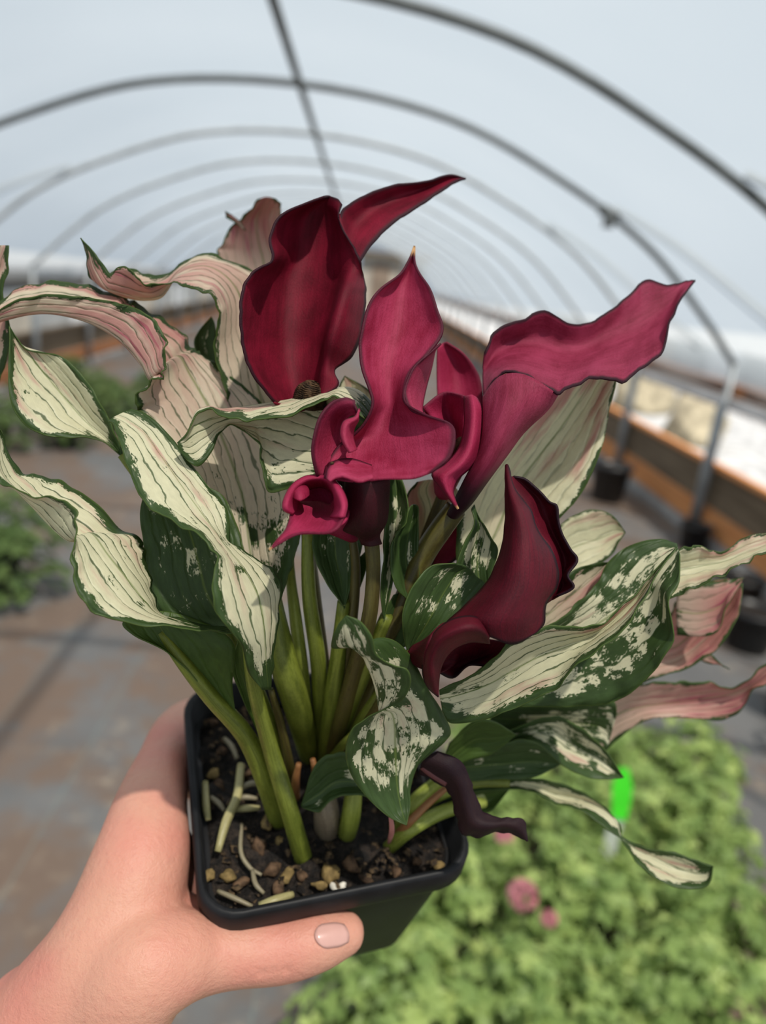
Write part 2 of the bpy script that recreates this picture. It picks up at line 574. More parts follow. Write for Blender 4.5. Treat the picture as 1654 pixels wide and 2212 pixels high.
postm = None
for side, sx in (('right', 1), ('left', -1)):
    w = struct(empty('wall_' + side, (sx * W, 0, 0)))
    for k in range(NH):
        y = Y0 + k * SP
        if y < 1.0: continue
        if postm is None:
            vv, ff, _ = tube([(0, 0, 0), (0, 0, 1.20)], .022, 10, 1)
            p = mesh_obj('post', vv, ff, PIPE, w); postm = p.data
            vv, ff, _ = tube([(0, 0, 0), (0, 0, .92)], .026, 10, 1)
            p2 = mesh_obj('ground_stake', vv, ff, PIPE, w); p2m = p2.data
            c, s_ = box(0, 0, 0, .07, .10, .06); clm = None
        else:
            p = bpy.data.objects.new('post', postm); COL.objects.link(p); setparent(p, w)
            p2 = bpy.data.objects.new('ground_stake', p2m); COL.objects.link(p2); setparent(p2, w)
        p.location = (sx * W, y, 0)
        p2.location = (sx * (W + .012), y + .085, 0)
    ln = 3.3
    y = 0.6; i = 0
    while y < YEND:
        e = min(ln, YEND - y) - .012
        box_obj('hip_board', (sx * (W + .045), y + e / 2, 1.030), (.040, e, .085), WOODR if sx > 0 else WOODB, w)
        box_obj('base_board', (sx * (W + .060), y + e / 2, .155), (.045, e, .15), WOOD if sx > 0 else WOODR, w)
        box_obj('side_board', (sx * (W + .085), y + e / 2, .370), (.040, e, .27), WOODB, w)
        box_obj('cap_board', (sx * (W + .060), y + e / 2, .520), (.075, e, .030), WOOD if sx > 0 else WOODB, w)
        y += ln; i += 1
    box_obj('footing', (sx * (W + .08), 13.5, .035), (.16, 26.5, .07), CONC, w)
    tube_obj('rolled_curtain', [(sx * (W + .09), .6, .935), (sx * (W + .09), YEND, .935)], .050, WHITEP, w, 12, 1)

# outside
struct(mesh_obj('ground_outside', [(-40, -10, -.02), (40, -10, -.02), (40, 70, -.02), (-40, 70, -.02)], [(0, 1, 2, 3)], GRAVEL, None, False))


def panel_fence(x, sgn, label, h):
    """run of sheet panels between pipe posts outside the tunnel"""
    r = empty('panel_fence', (x, 14, 0))
    yy = 0.0; k = 0
    while yy < 30:
        box_obj('panel', (x, yy + .77, h * .5 + .04), (.03, 1.50, h), (GREYP, BEIGE, BEIGE, GREYP, WHITEP)[k % 5], r)
        box_obj('fence_post', (x - sgn * .04, yy, h * .55), (.06, .06, h * 1.1), PIPE, r)
        yy += 1.56; k += 1
    tag(r, label, 'fence')
    return r


panel_fence(-4.6, -1, 'grey and beige panel fence outside the left wall', .95)
panel_fence(7.6, 1, 'grey and beige panel fence outside the right wall', .80)
# pale bundles standing outside the right wall
for i, (x, y, h, wd) in enumerate(((4.6, 9.0, .55, .7), (4.8, 11.4, .7, .9), (4.5, 14.0, .6, .9))):
    v = []; f = []
    for j in range(7):
        for q in range(14):
            a = 2 * math.pi * q / 14
            rr = wd / 2 * (1.0 - .35 * (j / 6) ** 2) * (1 + .13 * math.sin(3 * a + i + j))
            v.append((x + rr * math.cos(a), y + rr * math.sin(a), h * (j / 6) + .04 * math.sin(2 * a + j) * (j > 0) * (j < 6) - .02 * (j == 0)))
    for j in range(6):
        for q in range(14): f.append((j * 14 + q, j * 14 + (q + 1) % 14, (j + 1) * 14 + (q + 1) % 14, (j + 1) * 14 + q))
    f.append(tuple(range(84, 98))); f.append(tuple(range(14))[::-1])
    o = mesh_obj('straw_bale_bundle', v, f, plain('straw_cream_%d' % i, (0.40, 0.35, 0.25), .9, .1, .3, 9, 0, .4))
    tag(o, ('cream wrapped bundle outside right wall, nearest of three', 'cream wrapped bundle outside right wall, middle of three', 'cream wrapped bundle outside right wall, farthest of three')[i], 'bundle', 'cream bundles outside the right wall')
# what shows through the open far end : a shed and a dark hedge
shed = empty('shed', (1.7, 33, 0))
box_obj('siding', (1.7, 33.5, 1.1), (2.6, 2.0, 2.2), BEIGE, shed)
box_obj('roof', (1.7, 33.4, 2.3), (3.0, 2.4, .18), SHED, shed)
box_obj('door', (1.3, 32.48, .95), (.8, .05, 1.9), SHED, shed)
box_obj('window', (2.3, 32.48, 1.3), (.6, .05, .6), GREYP, shed)
tag(shed, 'beige shed with brown roof beyond the open far end', 'shed')


def hedge(name, x, y, sx, sy, h, mat, label):
    nb = 1500
    V = []; F = []
    r = random.Random(5)
    for i in range(nb):
        c = np.array([x + r.uniform(-sx, sx), y + r.uniform(-sy, sy), h * r.random() ** .8 + .02])
        d = np.array([r.gauss(0, 1), r.gauss(0, 1), r.gauss(0, 1)]); d /= np.linalg.norm(d)
        e = np.cross(d, [r.gauss(0, 1), r.gauss(0, 1), 1.1]); e /= np.linalg.norm(e) + 1e-9
        L = .11
        b = len(V)
        V += [c - d * L, c + e * L * .5, c + d * L, c - e * L * .5]
        F.append((b, b + 1, b + 2, b + 3))
    o = mesh_obj(name, V, F, mat, None, False)
    return o


HEDGE = plain('hedge_green', (0.05, 0.085, 0.03), .6, .3, .5, 3)
root = empty('hedge', (-.6, 31, 0))
hh = hedge('foliage', -.8, 31.5, 1.1, .6, 1.7, HEDGE, 'a'); setparent(hh, root); hh['kind'] = 'stuff'
tube_obj('trunk', [(-.8, 31.5, -.02), (-.8, 31.5, 1.0)], .06, WOODB, root, 8, 1)
tag(root, 'dark green hedge beyond the open far end beside shed', 'hedge')

# ------------------------------------------------------------------ potted plants on the ground
def foliage_mat(name, a, b, c):
    t = NT(name)
    n = t.noise(t.obj(), 14.0, 3, .6)
    oi = t.n('ShaderNodeObjectInfo').outputs['Random']
    st = t.sep(t.attr('st'))
    col = t.mix(t.step(n, .3, .7), a, b)
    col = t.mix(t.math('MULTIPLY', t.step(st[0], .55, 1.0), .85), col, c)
    col = t.mix(t.math('MULTIPLY', oi, .25), col, a)
    sh = t.pbr(col, .5, .35)
    return t.done(t.mixs(.32, sh, t.trans(t.mix(.5, col, c))))


FOL = foliage_mat('bright_green_lobed_leaf', (0.17, 0.26, 0.075), (0.38, 0.50, 0.16), (0.60, 0.70, 0.24))
FOLD = foliage_mat('dull_green_leaf', (0.075, 0.13, 0.04), (0.16, 0.23, 0.075), (0.28, 0.36, 0.11))
PINKB = plain('dusty_pink_blossom', (0.50, 0.20, 0.22), .7, .2, .3, 60)
REDST = stem_mat('red_brown_stem', (0.17, 0.07, 0.035), (0.28, 0.12, 0.06))


def potmesh(name, r, h, parent, mat=BLACKPL, z0=0.0):
    rings = [(r * .78, 0), (r * .80, .004), (r * .97, h * .86), (r * 1.04, h * .87), (r * 1.06, h), (r * .98, h), (r * .95, h * .9), (r * .9, h * .88), (0.001, h * .9)]
    v = []; f = []
    ns = 20
    for rr, z in rings:
        for q in range(ns):
            a = 2 * math.pi * q / ns
            v.append((rr * math.cos(a), rr * math.sin(a), z + z0))
    for j in range(len(rings) - 1):
        for q in range(ns): f.append((j * ns + q, j * ns + (q + 1) % ns, (j + 1) * ns + (q + 1) % ns, (j + 1) * ns + q))
    f.append(tuple(range(ns))[::-1])
    fm = [0] * len(f)
    for j in (6, 7):
        for q in range(ns): fm[j * ns + q] = 1
    o = mesh_obj(name, v, f, mat, None, True, mats=[mat, SOILM], fm=fm)
    o.parent = parent
    return o


def foliage(name, parent, mat, n, rad, zc, hz, ls, seed, thin=1.0):
    r = random.Random(seed)
    V = []; F = []; ST = []
    for i in range(n):
        th = r.uniform(0, 2 * math.pi); q = math.sqrt(r.random())
        bumpy = 1 + .18 * math.sin(5 * th + seed) + .12 * math.sin(9 * th + 2 * seed)
        rr = rad * q * bumpy
        top = zc + hz * math.sqrt(max(0, 1 - (q * .97) ** 2)) * (1 + .22 * math.sin(rr * 60 + th * 4 + seed))
        dep = r.random() ** 2.6
        z = top - dep * (hz * 1.3)
        c = np.array([rr * math.cos(th), rr * math.sin(th), max(z, .05)])
        up = np.array([math.cos(th) * q * .8 + r.gauss(0, .35), math.sin(th) * q * .8 + r.gauss(0, .35), 1.0]); up /= np.linalg.norm(up)
        a = r.uniform(0, 2 * math.pi)
        d = np.array([math.cos(a), math.sin(a), 0]); d -= up * d.dot(up); d /= np.linalg.norm(d)
        e = np.cross(up, d)
        L = ls * r.uniform(.65, 1.25)
        b = len(V)
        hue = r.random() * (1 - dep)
        # palmate leaf : centre + 10 outline points, lobes raised and drooping
        V.append(c - up * L * .10)
        for k in range(11):
            ang = -2.55 + 5.1 * k / 10
            lob = 1.0 if k % 2 == 0 else .62
            lob *= (1.0 - .18 * abs(ang) / 2.55)
            V.append(c + (d * math.cos(ang) + e * math.sin(ang)) * L * lob + up * L * (.10 if k % 2 else -.12))
        for k in range(10): F.append((b, b + 1 + k, b + 2 + k))
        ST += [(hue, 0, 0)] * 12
    o = mesh_obj(name, V, F, mat, None, False, st=ST)
    o.parent = parent
    o['kind'] = 'stuff'
    return o


def stems(name, parent, n, rad, h, mat, seed):
    r = random.Random(seed)
    V = []; F = []
    for i in range(n):
        a = r.uniform(0, 6.28); q = r.uniform(.2, .8) * rad
        v, f, _ = tube([(q * .25 * math.cos(a), q * .25 * math.sin(a), h * .3), (q * .6 * math.cos(a), q * .6 * math.sin(a), h * .62), (q * math.cos(a), q * math.sin(a), h * r.uniform(.8, 1))], [.003, .0025, .0018], 5, 2)
        F += [tuple(k + len(V) for k in g) for g in f]; V += list(v)
    o = mesh_obj(name, V, F, mat, None, True)
    o.parent = parent; o['kind'] = 'stuff'
    return o


def blossom(parent, loc, r, seed):
    rr = random.Random(seed)
    V = []; F = []
    for i in range(26):
        d = np.array([rr.gauss(0, 1), rr.gauss(0, 1), abs(rr.gauss(0, 1))]); d /= np.linalg.norm(d)
        c = np.array(loc) + d * r * .55
        e = np.cross(d, [rr.gauss(0, 1), rr.gauss(0, 1), .3]); e /= np.linalg.norm(e); g = np.cross(d, e)
        b = len(V)
        V.append(c)
        for k in range(6):
            a = 6.283 * k / 6
            V.append(c + (e * math.cos(a) + g * math.sin(a)) * r * .42 + d * r * .12)
        for k in range(6): F.append((b, b + 1 + k, b + 1 + (k + 1) % 6))
    o = mesh_obj('blossom', V, F, PINKB, None, False)
    o.parent = parent
    return o


def gplant(kind, seed):
    r = empty('potted_foliage_plant')
    potmesh('pot', .075, .13, r)
    if kind == 'full':
        foliage('foliage', r, FOL, 300, .165, .15, .15, .032, seed)
        stems('stems', r, 14, .16, .26, FOLD, seed)
    elif kind == 'dull':
        foliage('foliage', r, FOLD, 300, .17, .14, .15, .030, seed)
        stems('stems', r, 14, .16, .26, FOLD, seed)
    else:
        foliage('foliage', r, FOLD, 60, .15, .15, .12, .026, seed)
        stems('stems', r, 12, .13, .24, REDST, seed)
    return r


def dup(src):
    r = src.copy(); COL.objects.link(r)
    for ch in src.children:
        c = ch.copy(); COL.objects.link(c); c.parent = r
    return r


protos = {}


def place(kind, variant, x, y, label, group, rot, sc=1.0, bl=()):
    key = (kind, variant)
    if key not in protos:
        r = gplant(kind, 11 + variant * 7 + len(kind)); protos[key] = r
        kids = list(r.children)
    else:
        src = protos[key]
        r = src.copy(); COL.objects.link(r)
        for ch in src.children:
            if ch.name.startswith('blossom'): continue
            c = ch.copy(); COL.objects.link(c); c.parent = r
    r.location = (x, y, 0.0); r.rotation_euler = (0, 0, rot); r.scale = (sc, sc, sc)
    tag(r, label, 'potted plant', group)
    return r


G1 = 'lobed green plants massed at lower right'
rw = random.Random(3)
grid = []
for j in range(6):
    y = .50 + .295 * j
    for i in range(3):
        grid.append((i, j, .56 + .43 * (y - 1.0) + .30 * i + rw.uniform(-.03, .03), y + rw.uniform(-.03, .03)))
colw = ('leftmost', 'middle', 'rightmost')
roww = ('nearest row', 'second row', 'third row', 'fourth row', 'fifth row', 'farthest row')
gp = {}
for i, j, x, y in grid:
    o = place('full', (i + 2 * j) % 3, x, y, 'bright green lobed-leaf plant in black pot, %s plant of the %s at lower right' % (colw[i], roww[j]), G1, rw.uniform(0, 6.28), rw.uniform(.92, 1.06))
    gp[(i, j)] = o
for n, (px, py, br) in enumerate(((1088, 1806, .030), (1128, 1935, .040), (1245, 1640, .040), (1185, 1985, .022))):
    w = Vector(hit(px, py, .315))
    o = min(gp.values(), key=lambda g: (g.location.xy - w.xy).length)
    b = blossom(o, (0, 0, 0), br, n)
    b.location = (Matrix.Rotation(-o.rotation_euler.z, 4, 'Z') @ (w - o.location)) / o.scale.x
    b['label'] = 'dusty pink flower head'
# sparse plants along the right edge of that block
for n, (x, y) in enumerate(((1.52, 1.02), (1.64, 1.34), (2.22, 2.30))):
    place('sparse', n % 2, x, y, ('sparse red-stemmed plant in black pot at right edge, nearest one', 'sparse red-stemmed plant in black pot at right edge, middle one', 'sparse red-stemmed plant in black pot at right edge, farthest one')[n], 'sparse red-stemmed potted plants', n * 1.3, 1.0)
# left of the aisle
place('dull', 0, -1.02, 3.12, 'round green potted plant alone on the cloth at left edge', None, .4, 1.5)
G2 = 'green potted plants in a row near the left wall'
for n, (x, y) in enumerate(((-2.05, 5.5), (-1.65, 5.75), (-1.98, 6.25), (-1.5, 6.5), (-1.85, 7.1), (-1.45, 7.4), (-2.3, 6.8), (-2.35, 7.8))):
    place('dull', n % 2, x, y, 'green bushy potted plant in the row near left wall, %s from the camera' % ('first', 'second', 'third', 'fourth', 'fifth', 'sixth', 'seventh', 'eighth')[n], G2, n * .9, 1.25)
# empty-looking black pots by the right wall
pm = None
for n, (x, y, r, h, lab) in enumerate(((2.52, 5.75, .15, .30, 'black nursery pot on the floor beside right base boards'), (2.78, 4.72, .10, .17, 'black nursery pot at the foot of the right post'),
                                       (2.42, 3.25, .12, .20, 'black nursery pot at right frame edge, farther of the pair'), (2.30, 2.62, .12, .20, 'black nursery pot at right frame edge, nearer of the pair'),
                                       (2.62, 3.75, .11, .18, 'black nursery pot beneath the pale leaf tip at right'))):
    o = potmesh('nursery_pot', r, h, None)
    o.location = (x, y, 0)
    tag(o, lab, 'pot', 'black nursery pots along the right wall')

# plant label : white stake with a bright green flag
GREENTAG = plain('fluorescent_green_plastic', (0.07, 0.78, 0.03), .45, .4, .08, 20)
WHITEST = plain('white_label_plastic', (0.55, 0.58, 0.52), .5, .3, .08, 30)
pl = empty('plant_label')
b0 = hit(1292, 1910, .20); tdep = np.dot(b0 - CC, CF)
q = lambda x, y, dd: CC + ray(x, y) * (tdep + dd)
pl.location = b0
wv = CR * .0
def strip(name, pts, mat, th=.0015):
    v = []; f = []
    for a, b in pts: v += [a, b]
    n = len(pts)
    for i in range(n - 1): f.append((2 * i, 2 * i + 1, 2 * i + 3, 2 * i + 2))
    o = mesh_obj(name, v, f, mat, pl, False)
    m = o.modifiers.new('s', 'SOLIDIFY'); m.thickness = th
    return o
strip('stake', [(q(1280, 1960, .01), q(1308, 1962, .01)), (q(1288, 1890, 0), q(1318, 1892, 0)), (q(1305, 1815, -.02), q(1334, 1817, -.02)), (q(1322, 1750, -.04), q(1352, 1752, -.04))], WHITEST)
strip('flag', [(q(1322, 1768, -.042), q(1352, 1772, -.042)), (q(1322, 1730, -.052), q(1362, 1735, -.052)), (q(1322, 1700, -.06), q(1366, 1700, -.06)), (q(1334, 1660, -.07), q(1358, 1660, -.07))], GREENTAG, .002)
tag(pl, 'fluorescent green plant label on a white stake among the green plants', 'label')

# ------------------------------------------------------------------ the calla lily in its square pot
POTC = np.array([0.4266, 0.2730, 1.3020])
ca, sa = math.cos(.3535), math.sin(.3535); cb, sb = math.cos(.0096), math.sin(.0096); cz, sz = math.cos(.2678), math.sin(.2678)
PR = np.array([[1, 0, 0], [0, ca, -sa], [0, sa, ca]]) @ np.array([[cb, 0, sb], [0, 1, 0], [-sb, 0, cb]]) @ np.array([[cz, -sz, 0], [sz, cz, 0], [0, 0, 1]])
PN = PR[:, 2]
SOILZ = -.012


def pot(x, y, z):
    return POTC + PR @ np.array([x, y, z])


def soilP(px, py, dz=0.0):
    """where the sight line of a pixel meets the soil surface"""
    r = ray(px, py); o = POTC + PN * (SOILZ + dz)
    t = (o - CC).dot(PN) / r.dot(PN)
    return CC + r * t


calla = empty('calla_lily', tuple(pot(0, 0, -.0891)))
tag(calla, 'variegated calla lily with crimson flowers in a black square pot', 'potted plant')


def rsq(h, rad, n=6):
    out = []
    for cx, cy, a0 in ((1, 1, 0), (-1, 1, 90), (-1, -1, 180), (1, -1, 270)):
        for k in range(n + 1):
            a = math.radians(a0 + 90 * k / n)
            out.append((cx * (h - rad) + rad * math.cos(a), cy * (h - rad) + rad * math.sin(a)))
    return out


def ringmesh(rings):
    v = []; f = []
    m = len(rings[0])
    for r in rings: v += r
    for j in range(len(rings) - 1):
        for q in range(m): f.append((j * m + q, j * m + (q + 1) % m, (j + 1) * m + (q + 1) % m, (j + 1) * m + q))
    return v, f, m


H = .0525
POTPL = plain('glossy_black_pot_plastic', (0.008, 0.008, 0.009), .48, .22, .3, 90)
wall = [(H - .004, -.013, .013), (H - .0045, -.020, .013), (H - .0120, -.086, .012), (H - .0135, -.0891, .011), (H - .0145, -.0875, .010), (H - .0140, -.085, .011), (H - .007, -.014, .012)]
v, f, m = ringmesh([[tuple(pot(x, y, z)) for x, y in rsq(h, r)] for h, z, r in wall])
f.append(tuple(range(3 * m, 4 * m))[::-1]); f.append(tuple(range(4 * m, 5 * m)))
potw = mesh_obj('pot', v, f, POTPL, calla)
potw['label'] = 'glossy black square plastic pot'
lip = [(H - .0062, -.014, .012), (H - .0008, -.0135, .014), (H, -.011, .0145), (H, -.002, .0145), (H - .0012, 0, .0140), (H - .0030, -.0008, .013), (H - .0046, -.014, .012), (H - .0062, -.014, .012)]
v, f, m = ringmesh([[tuple(pot(x, y, z)) for x, y in rsq(h, r)] for h, z, r in lip])
mesh_obj('rim', v, f, POTPL, potw)

# soil
t = NT('bark_potting_soil')
n1 = t.noise(t.obj(), 240, 4, .6); n2 = t.noise(t.obj(), 700, 3, .6)
c = t.mix(t.step(n1, .42, .68), (0.007, 0.005, 0.004), (0.035, 0.024, 0.017))
c = t.mix(t.math('MULTIPLY', t.step(n2, .64, .75), .5), c, (0.15, 0.10, 0.06))
SOIL = t.done(t.pbr(c, .75, .35, t.bump(t.math('ADD', n1, n2), .9, .003)))
g = 60; v = []; f = []
rr = random.Random(5)
hs = H - .006
bl = [(rr.uniform(-hs, hs), rr.uniform(-hs, hs), rr.uniform(.002, .006), rr.uniform(-.002, .003)) for _ in range(260)]
bx = np.array(bl)
for j in range(g + 1):
    for i in range(g + 1):
        x = -hs + 2 * hs * i / g; y = -hs + 2 * hs * j / g
        dd = (bx[:, 0] - x) ** 2 + (bx[:, 1] - y) ** 2
        z = float((bx[:, 3] * np.exp(-dd / bx[:, 2] ** 2)).sum())
        z += .004 * math.exp(-((x) ** 2 + (y) ** 2) / .025 ** 2)
        # keep inside the rounded corners
        ax, ay = abs(x), abs(y); cc = hs - .011
        if ax > cc and ay > cc:
            d = math.hypot(ax - cc, ay - cc)
            if d > .011:
                k = .011 / d; x = math.copysign(cc + (ax - cc) * k, x); y = math.copysign(cc + (ay - cc) * k, y)
        v.append(tuple(pot(x, y, SOILZ - .003 + max(-.004, min(z, .006)))))
for j in range(g):
    for i in range(g): f.append((j * (g + 1) + i, j * (g + 1) + i + 1, (j + 1) * (g + 1) + i + 1, (j + 1) * (g + 1) + i))
soil = mesh_obj('soil', v, f, SOIL, calla)
soil['label'] = 'dark bark potting mix'
ROOT = stem_mat('pale_root', (0.26, 0.23, 0.10), (0.42, 0.37, 0.17), .05)
ROOTG = stem_mat('grey_root', (0.16, 0.14, 0.09), (0.25, 0.21, 0.13), .0)
BARK = plain('brown_bark_chip', (0.085, 0.050, 0.028), .8, .2, .6, 300, 0, .5)
BARKY = plain('ochre_bark_chip', (0.19, 0.13, 0.05), .8, .2, .4, 300, 0, .5)
PERL = plain('white_perlite', (0.62, 0.58, 0.50), .8, .2, .2, 400, 0, .4)


def rootp(pts, r, mat):
    tube_obj('root', [soilP(x, y, .0012 + r + dz) for x, y, dz in pts], [r * .85] + [r] * (len(pts) - 2) + [r * .7], mat, soil, 8, 4)


rootp([(520, 1652, .002), (512, 1720, .003), (488, 1775, .003), (470, 1840, .001)], .0019, ROOT)
rootp([(443, 1690, 0), (445, 1740, .001), (450, 1772, 0)], .0016, ROOT)
rootp([(510, 1708, .001), (545, 1692, .002), (575, 1700, 0)], .0013, ROOTG)
rootp([(508, 1748, 0), (535, 1746, .001), (560, 1745, 0)], .0014, ROOT)
rootp([(508, 1726, 0), (530, 1722, .001), (555, 1725, 0)], .0012, ROOTG)
rootp([(484, 1595, 0), (500, 1612, .001), (512, 1640, 0)], .0012, ROOTG)
rootp([(455, 1722, 0), (472, 1735, .001), (485, 1752, 0)], .0012, ROOTG)
rootp([(560, 1958, .001), (595, 1945, .002), (632, 1932, 0)], .0018, ROOT)
rootp([(522, 1780, 0), (520, 1840, .001), (540, 1875, 0), (565, 1890, 0)], .0009, ROOTG)
rootp([(545, 1880, 0), (552, 1910, .001), (570, 1930, 0)], .0010, ROOTG)
rootp([(470, 1925, 0), (505, 1940, .001), (545, 1958, 0)], .0010, ROOTG)


def chip(px, py, s, mat, name, el=1.3):
    c = soilP(px, py, .0008)
    bm = bmesh.new()
    bmesh.ops.create_icosphere(bm, subdivisions=2, radius=1)
    a = rr.uniform(0, 3.14)
    for q in bm.verts:
        k = 1 + .25 * math.sin(q.co.x * 3 + px) + .18 * math.sin(q.co.y * 4 + py) + .1 * math.sin(q.co.z * 7)
        lx = q.co.x * s * el * k; ly = q.co.y * s * k * .8; lz = q.co.z * s * k * .6
        w = PR @ np.array([lx * math.cos(a) - ly * math.sin(a), lx * math.sin(a) + ly * math.cos(a), lz])
        q.co = Vector(c + w)
    me = bpy.data.meshes.new(name); bm.to_mesh(me); bm.free()
    me.materials.append(mat)
    me.polygons.foreach_set('use_smooth', [True] * len(me.polygons))
    o = bpy.data.objects.new(name, me); COL.objects.link(o); setparent(o, soil)


for px, py, s, mat in ((472, 1700, .0030, BARK), (460, 1672, .0028, BARKY), (540, 1668, .0022, BARK), (575, 1775, .0026, BARKY), (500, 1795, .0020, BARK), (605, 1815, .0020, BARKY),
                       (448, 1890, .0026, BARKY), (492, 1892, .0030, BARKY), (520, 1908, .0024, BARK), (620, 1890, .0026, BARKY), (600, 1915, .0024, BARK), (712, 1885, .0040, BARKY),
                       (688, 1912, .0024, BARKY), (560, 1830, .0035, BARK), (650, 1890, .0020, BARK), (855, 1885, .0022, BARK), (790, 1900, .0020, BARK), (945, 1870, .0022, BARKY),
                       (640, 1690, .0022, BARK), (585, 1880, .0034, BARK), (900, 1860, .0020, BARK), (480, 1620, .0022, BARK), (455, 1560, .0026, BARK), (530, 1600, .0020, BARK), (760, 1870, .0030, BARK)):
    chip(px, py, s, mat, 'bark_chip')
for px, py, s in ((722, 1918, .0019), (738, 1914, .0017), (732, 1924, .0014)):
    chip(px, py, s, PERL, 'perlite', 1.05)

V = []; F = []
for k in range(420):
    x, y = rr.uniform(-.044, .044), rr.uniform(-.044, .044)
    a = rr.uniform(0, 6.28); L = rr.uniform(.0008, .0032); wd = L * rr.uniform(.25, .8); th = L * rr.uniform(.2, .5)
    c = np.array([x, y, SOILZ + rr.uniform(-.001, .003)])
    e1 = np.array([math.cos(a), math.sin(a), rr.uniform(-.5, .5)]); e2 = np.array([-math.sin(a), math.cos(a), rr.uniform(-.3, .3)]); e3 = np.array([0, 0, 1.0])
    b = len(V)
    for q in (-e1 * L, e2 * wd, e1 * L * .8, -e2 * wd, e3 * th, -e3 * th): V.append(pot(*(c + q)))
    for g in ((0, 1, 4), (1, 2, 4), (2, 3, 4), (3, 0, 4), (1, 0, 5), (2, 1, 5), (3, 2, 5), (0, 3, 5)): F.append(tuple(b + i for i in g))
t = NT('bark_crumbs')
n1 = t.noise(t.obj(), 330, 3, .6)
crumb = mesh_obj('bark_crumbs', V, F, t.done(t.pbr(t.mix(t.step(n1, .40, .70), (0.008, 0.006, 0.005), (0.13, 0.085, 0.045)), .8, .2)), soil, False)
crumb['kind'] = 'stuff'

# ------------------------------------------------------------------ leaf materials
L_PINK = leaf_mat('pink_cream_variegated_leaf', .95, .9, .42, lines=.75, cream=(0.72, 0.63, 0.48))
L_ROSE = leaf_mat('rose_variegated_leaf', 1.3, 1.25, .32, lines=.40, cream=(0.62, 0.46, 0.36), pinkc=(0.52, 0.20, 0.18))
L_CREAM = leaf_mat('cream_variegated_leaf', .72, .22, .34)
L_PALE = leaf_mat('pale_cream_leaf', 1.35, .45, .42, lines=.30, cream=(0.76, 0.73, 0.52))
L_STRIPE = leaf_mat('green_white_streaked_leaf', .12, .10, .28)
L_SPOT = leaf_mat('dark_green_speckled_leaf', -.38, 0, .26)
L_GREEN = leaf_mat('plain_green_leaf', -1.6, 0, .34, green=(0.060, 0.105, 0.018))

T = lambda x, y, d: [(x, y, d)]
LEAVES = []


def leaf(label, mat, rows, ruf=.5, rl=13, dens=7, dz=0.0, extra=()):
    sh = Sheet()
    sh.patch(rows, 'LR', ruf, rl, dens=dens, dz=dz)
    for e in extra: sh.patch(e, 'LR', .2, 8, dz=dz)
    o = sh.build('leaf', mat, calla, .38)
    if label: o['label'] = label
    LEAVES.append(o)
    return o


leaf('long pink-striped leaf arching over to the left edge', L_PINK, [
    [(540, 1320, 306), (565, 1325, 309), (600, 1310, 306)],
    [(470, 1180, 300), (540, 1190, 312), (640, 1190, 304)],
    [(430, 1080, 300), (525, 1080, 314), (655, 1080, 306)],
    [(400, 1000, 302), (495, 985, 317), (625, 970, 312)],
    [(318, 905, 303), (450, 880, 319), (560, 865, 320)],
    [(292, 868, 300), (410, 810, 319), (480, 800, 324)],
    [(320, 828, 297), (385, 770, 316), (440, 768, 326)],
    [(352, 812, 296), (352, 790, 308), (425, 762, 326)],
    [(356, 775, 296), (328, 822, 302), (412, 745, 325)],
    [(359, 738, 296), (305, 790, 301), (388, 715, 323)],
    [(339, 698, 297), (271, 749, 302), (335, 680, 320)],
    [(305, 671, 298), (237, 722, 303), (294, 655, 318)],
    [(254, 654, 299), (186, 695, 304), (258, 638, 316)],
    [(190, 643, 300), (118, 679, 305), (169, 613, 316)],
    [(118, 636, 300), (68, 679, 305), (102, 609, 315)],
    [(51, 644, 299), (15, 691, 303), (40, 624, 312)],
    [(0, 668, 298), (-25, 704, 301), (5, 648, 308)], T(-75, 722, 298)], .7, 9)

leaf('twisted pink leaf with dark curled tip at upper left', L_PINK, [
    [(560, 1200, 325), (600, 1210, 330), (640, 1190, 325)],
    [(520, 1000, 322), (590, 1000, 332), (660, 980, 330)],
    [(488, 850, 320), (560, 850, 332), (640, 830, 332)],
    [(462, 760, 318), (530, 740, 333), (610, 720, 335)],
    [(472, 685, 315), (520, 650, 332), (600, 640, 338)],
    [(458, 640, 313), (490, 600, 328), (560, 592, 336)],
    [(420, 626, 312), (440, 575, 325), (500, 566, 332)],
    [(375, 612, 312), (385, 592, 322), (437, 547, 330)],
    [(320, 614, 308), (352, 640, 318), (355, 592, 327)],
    [(296, 600, 305), (315, 649, 317), (318, 592, 326)],
    [(278, 578, 305), (280, 645, 315), (290, 583, 324)],
    [(254, 577, 307), (246, 634, 313), (254, 580, 321)],
    [(240, 592, 309), (222, 620, 311), (205, 608, 315)],
    [(215, 560, 308), (200, 580, 310), (188, 578, 313)],
    [(197, 538, 308), (191, 543, 309), (186, 545, 310)], T(174, 514, 309)], .35, 9)

leaf('blurred rose leaf with curled end behind the tallest flower', L_ROSE, [
    [(520, 660, 385), (580, 660, 390), (640, 660, 388)],
    [(470, 556, 380), (570, 570, 392), (628, 560, 385)],
    [(478, 530, 380), (560, 530, 392), (612, 520, 385)],
    [(497, 492, 382), (552, 485, 390), (606, 482, 384)],
    [(522, 470, 384), (556, 462, 387), (606, 456, 382)],
    [(546, 446, 379), (573, 432, 378), (606, 440, 378)],
    [(556, 432, 375), (575, 426, 375), (596, 430, 375)]], .5, 10,
     extra=[[[(522, 482, 383), (532, 500, 386)], [(502, 465, 379), (508, 482, 380)], [(486, 456, 378), (488, 470, 378)]]])

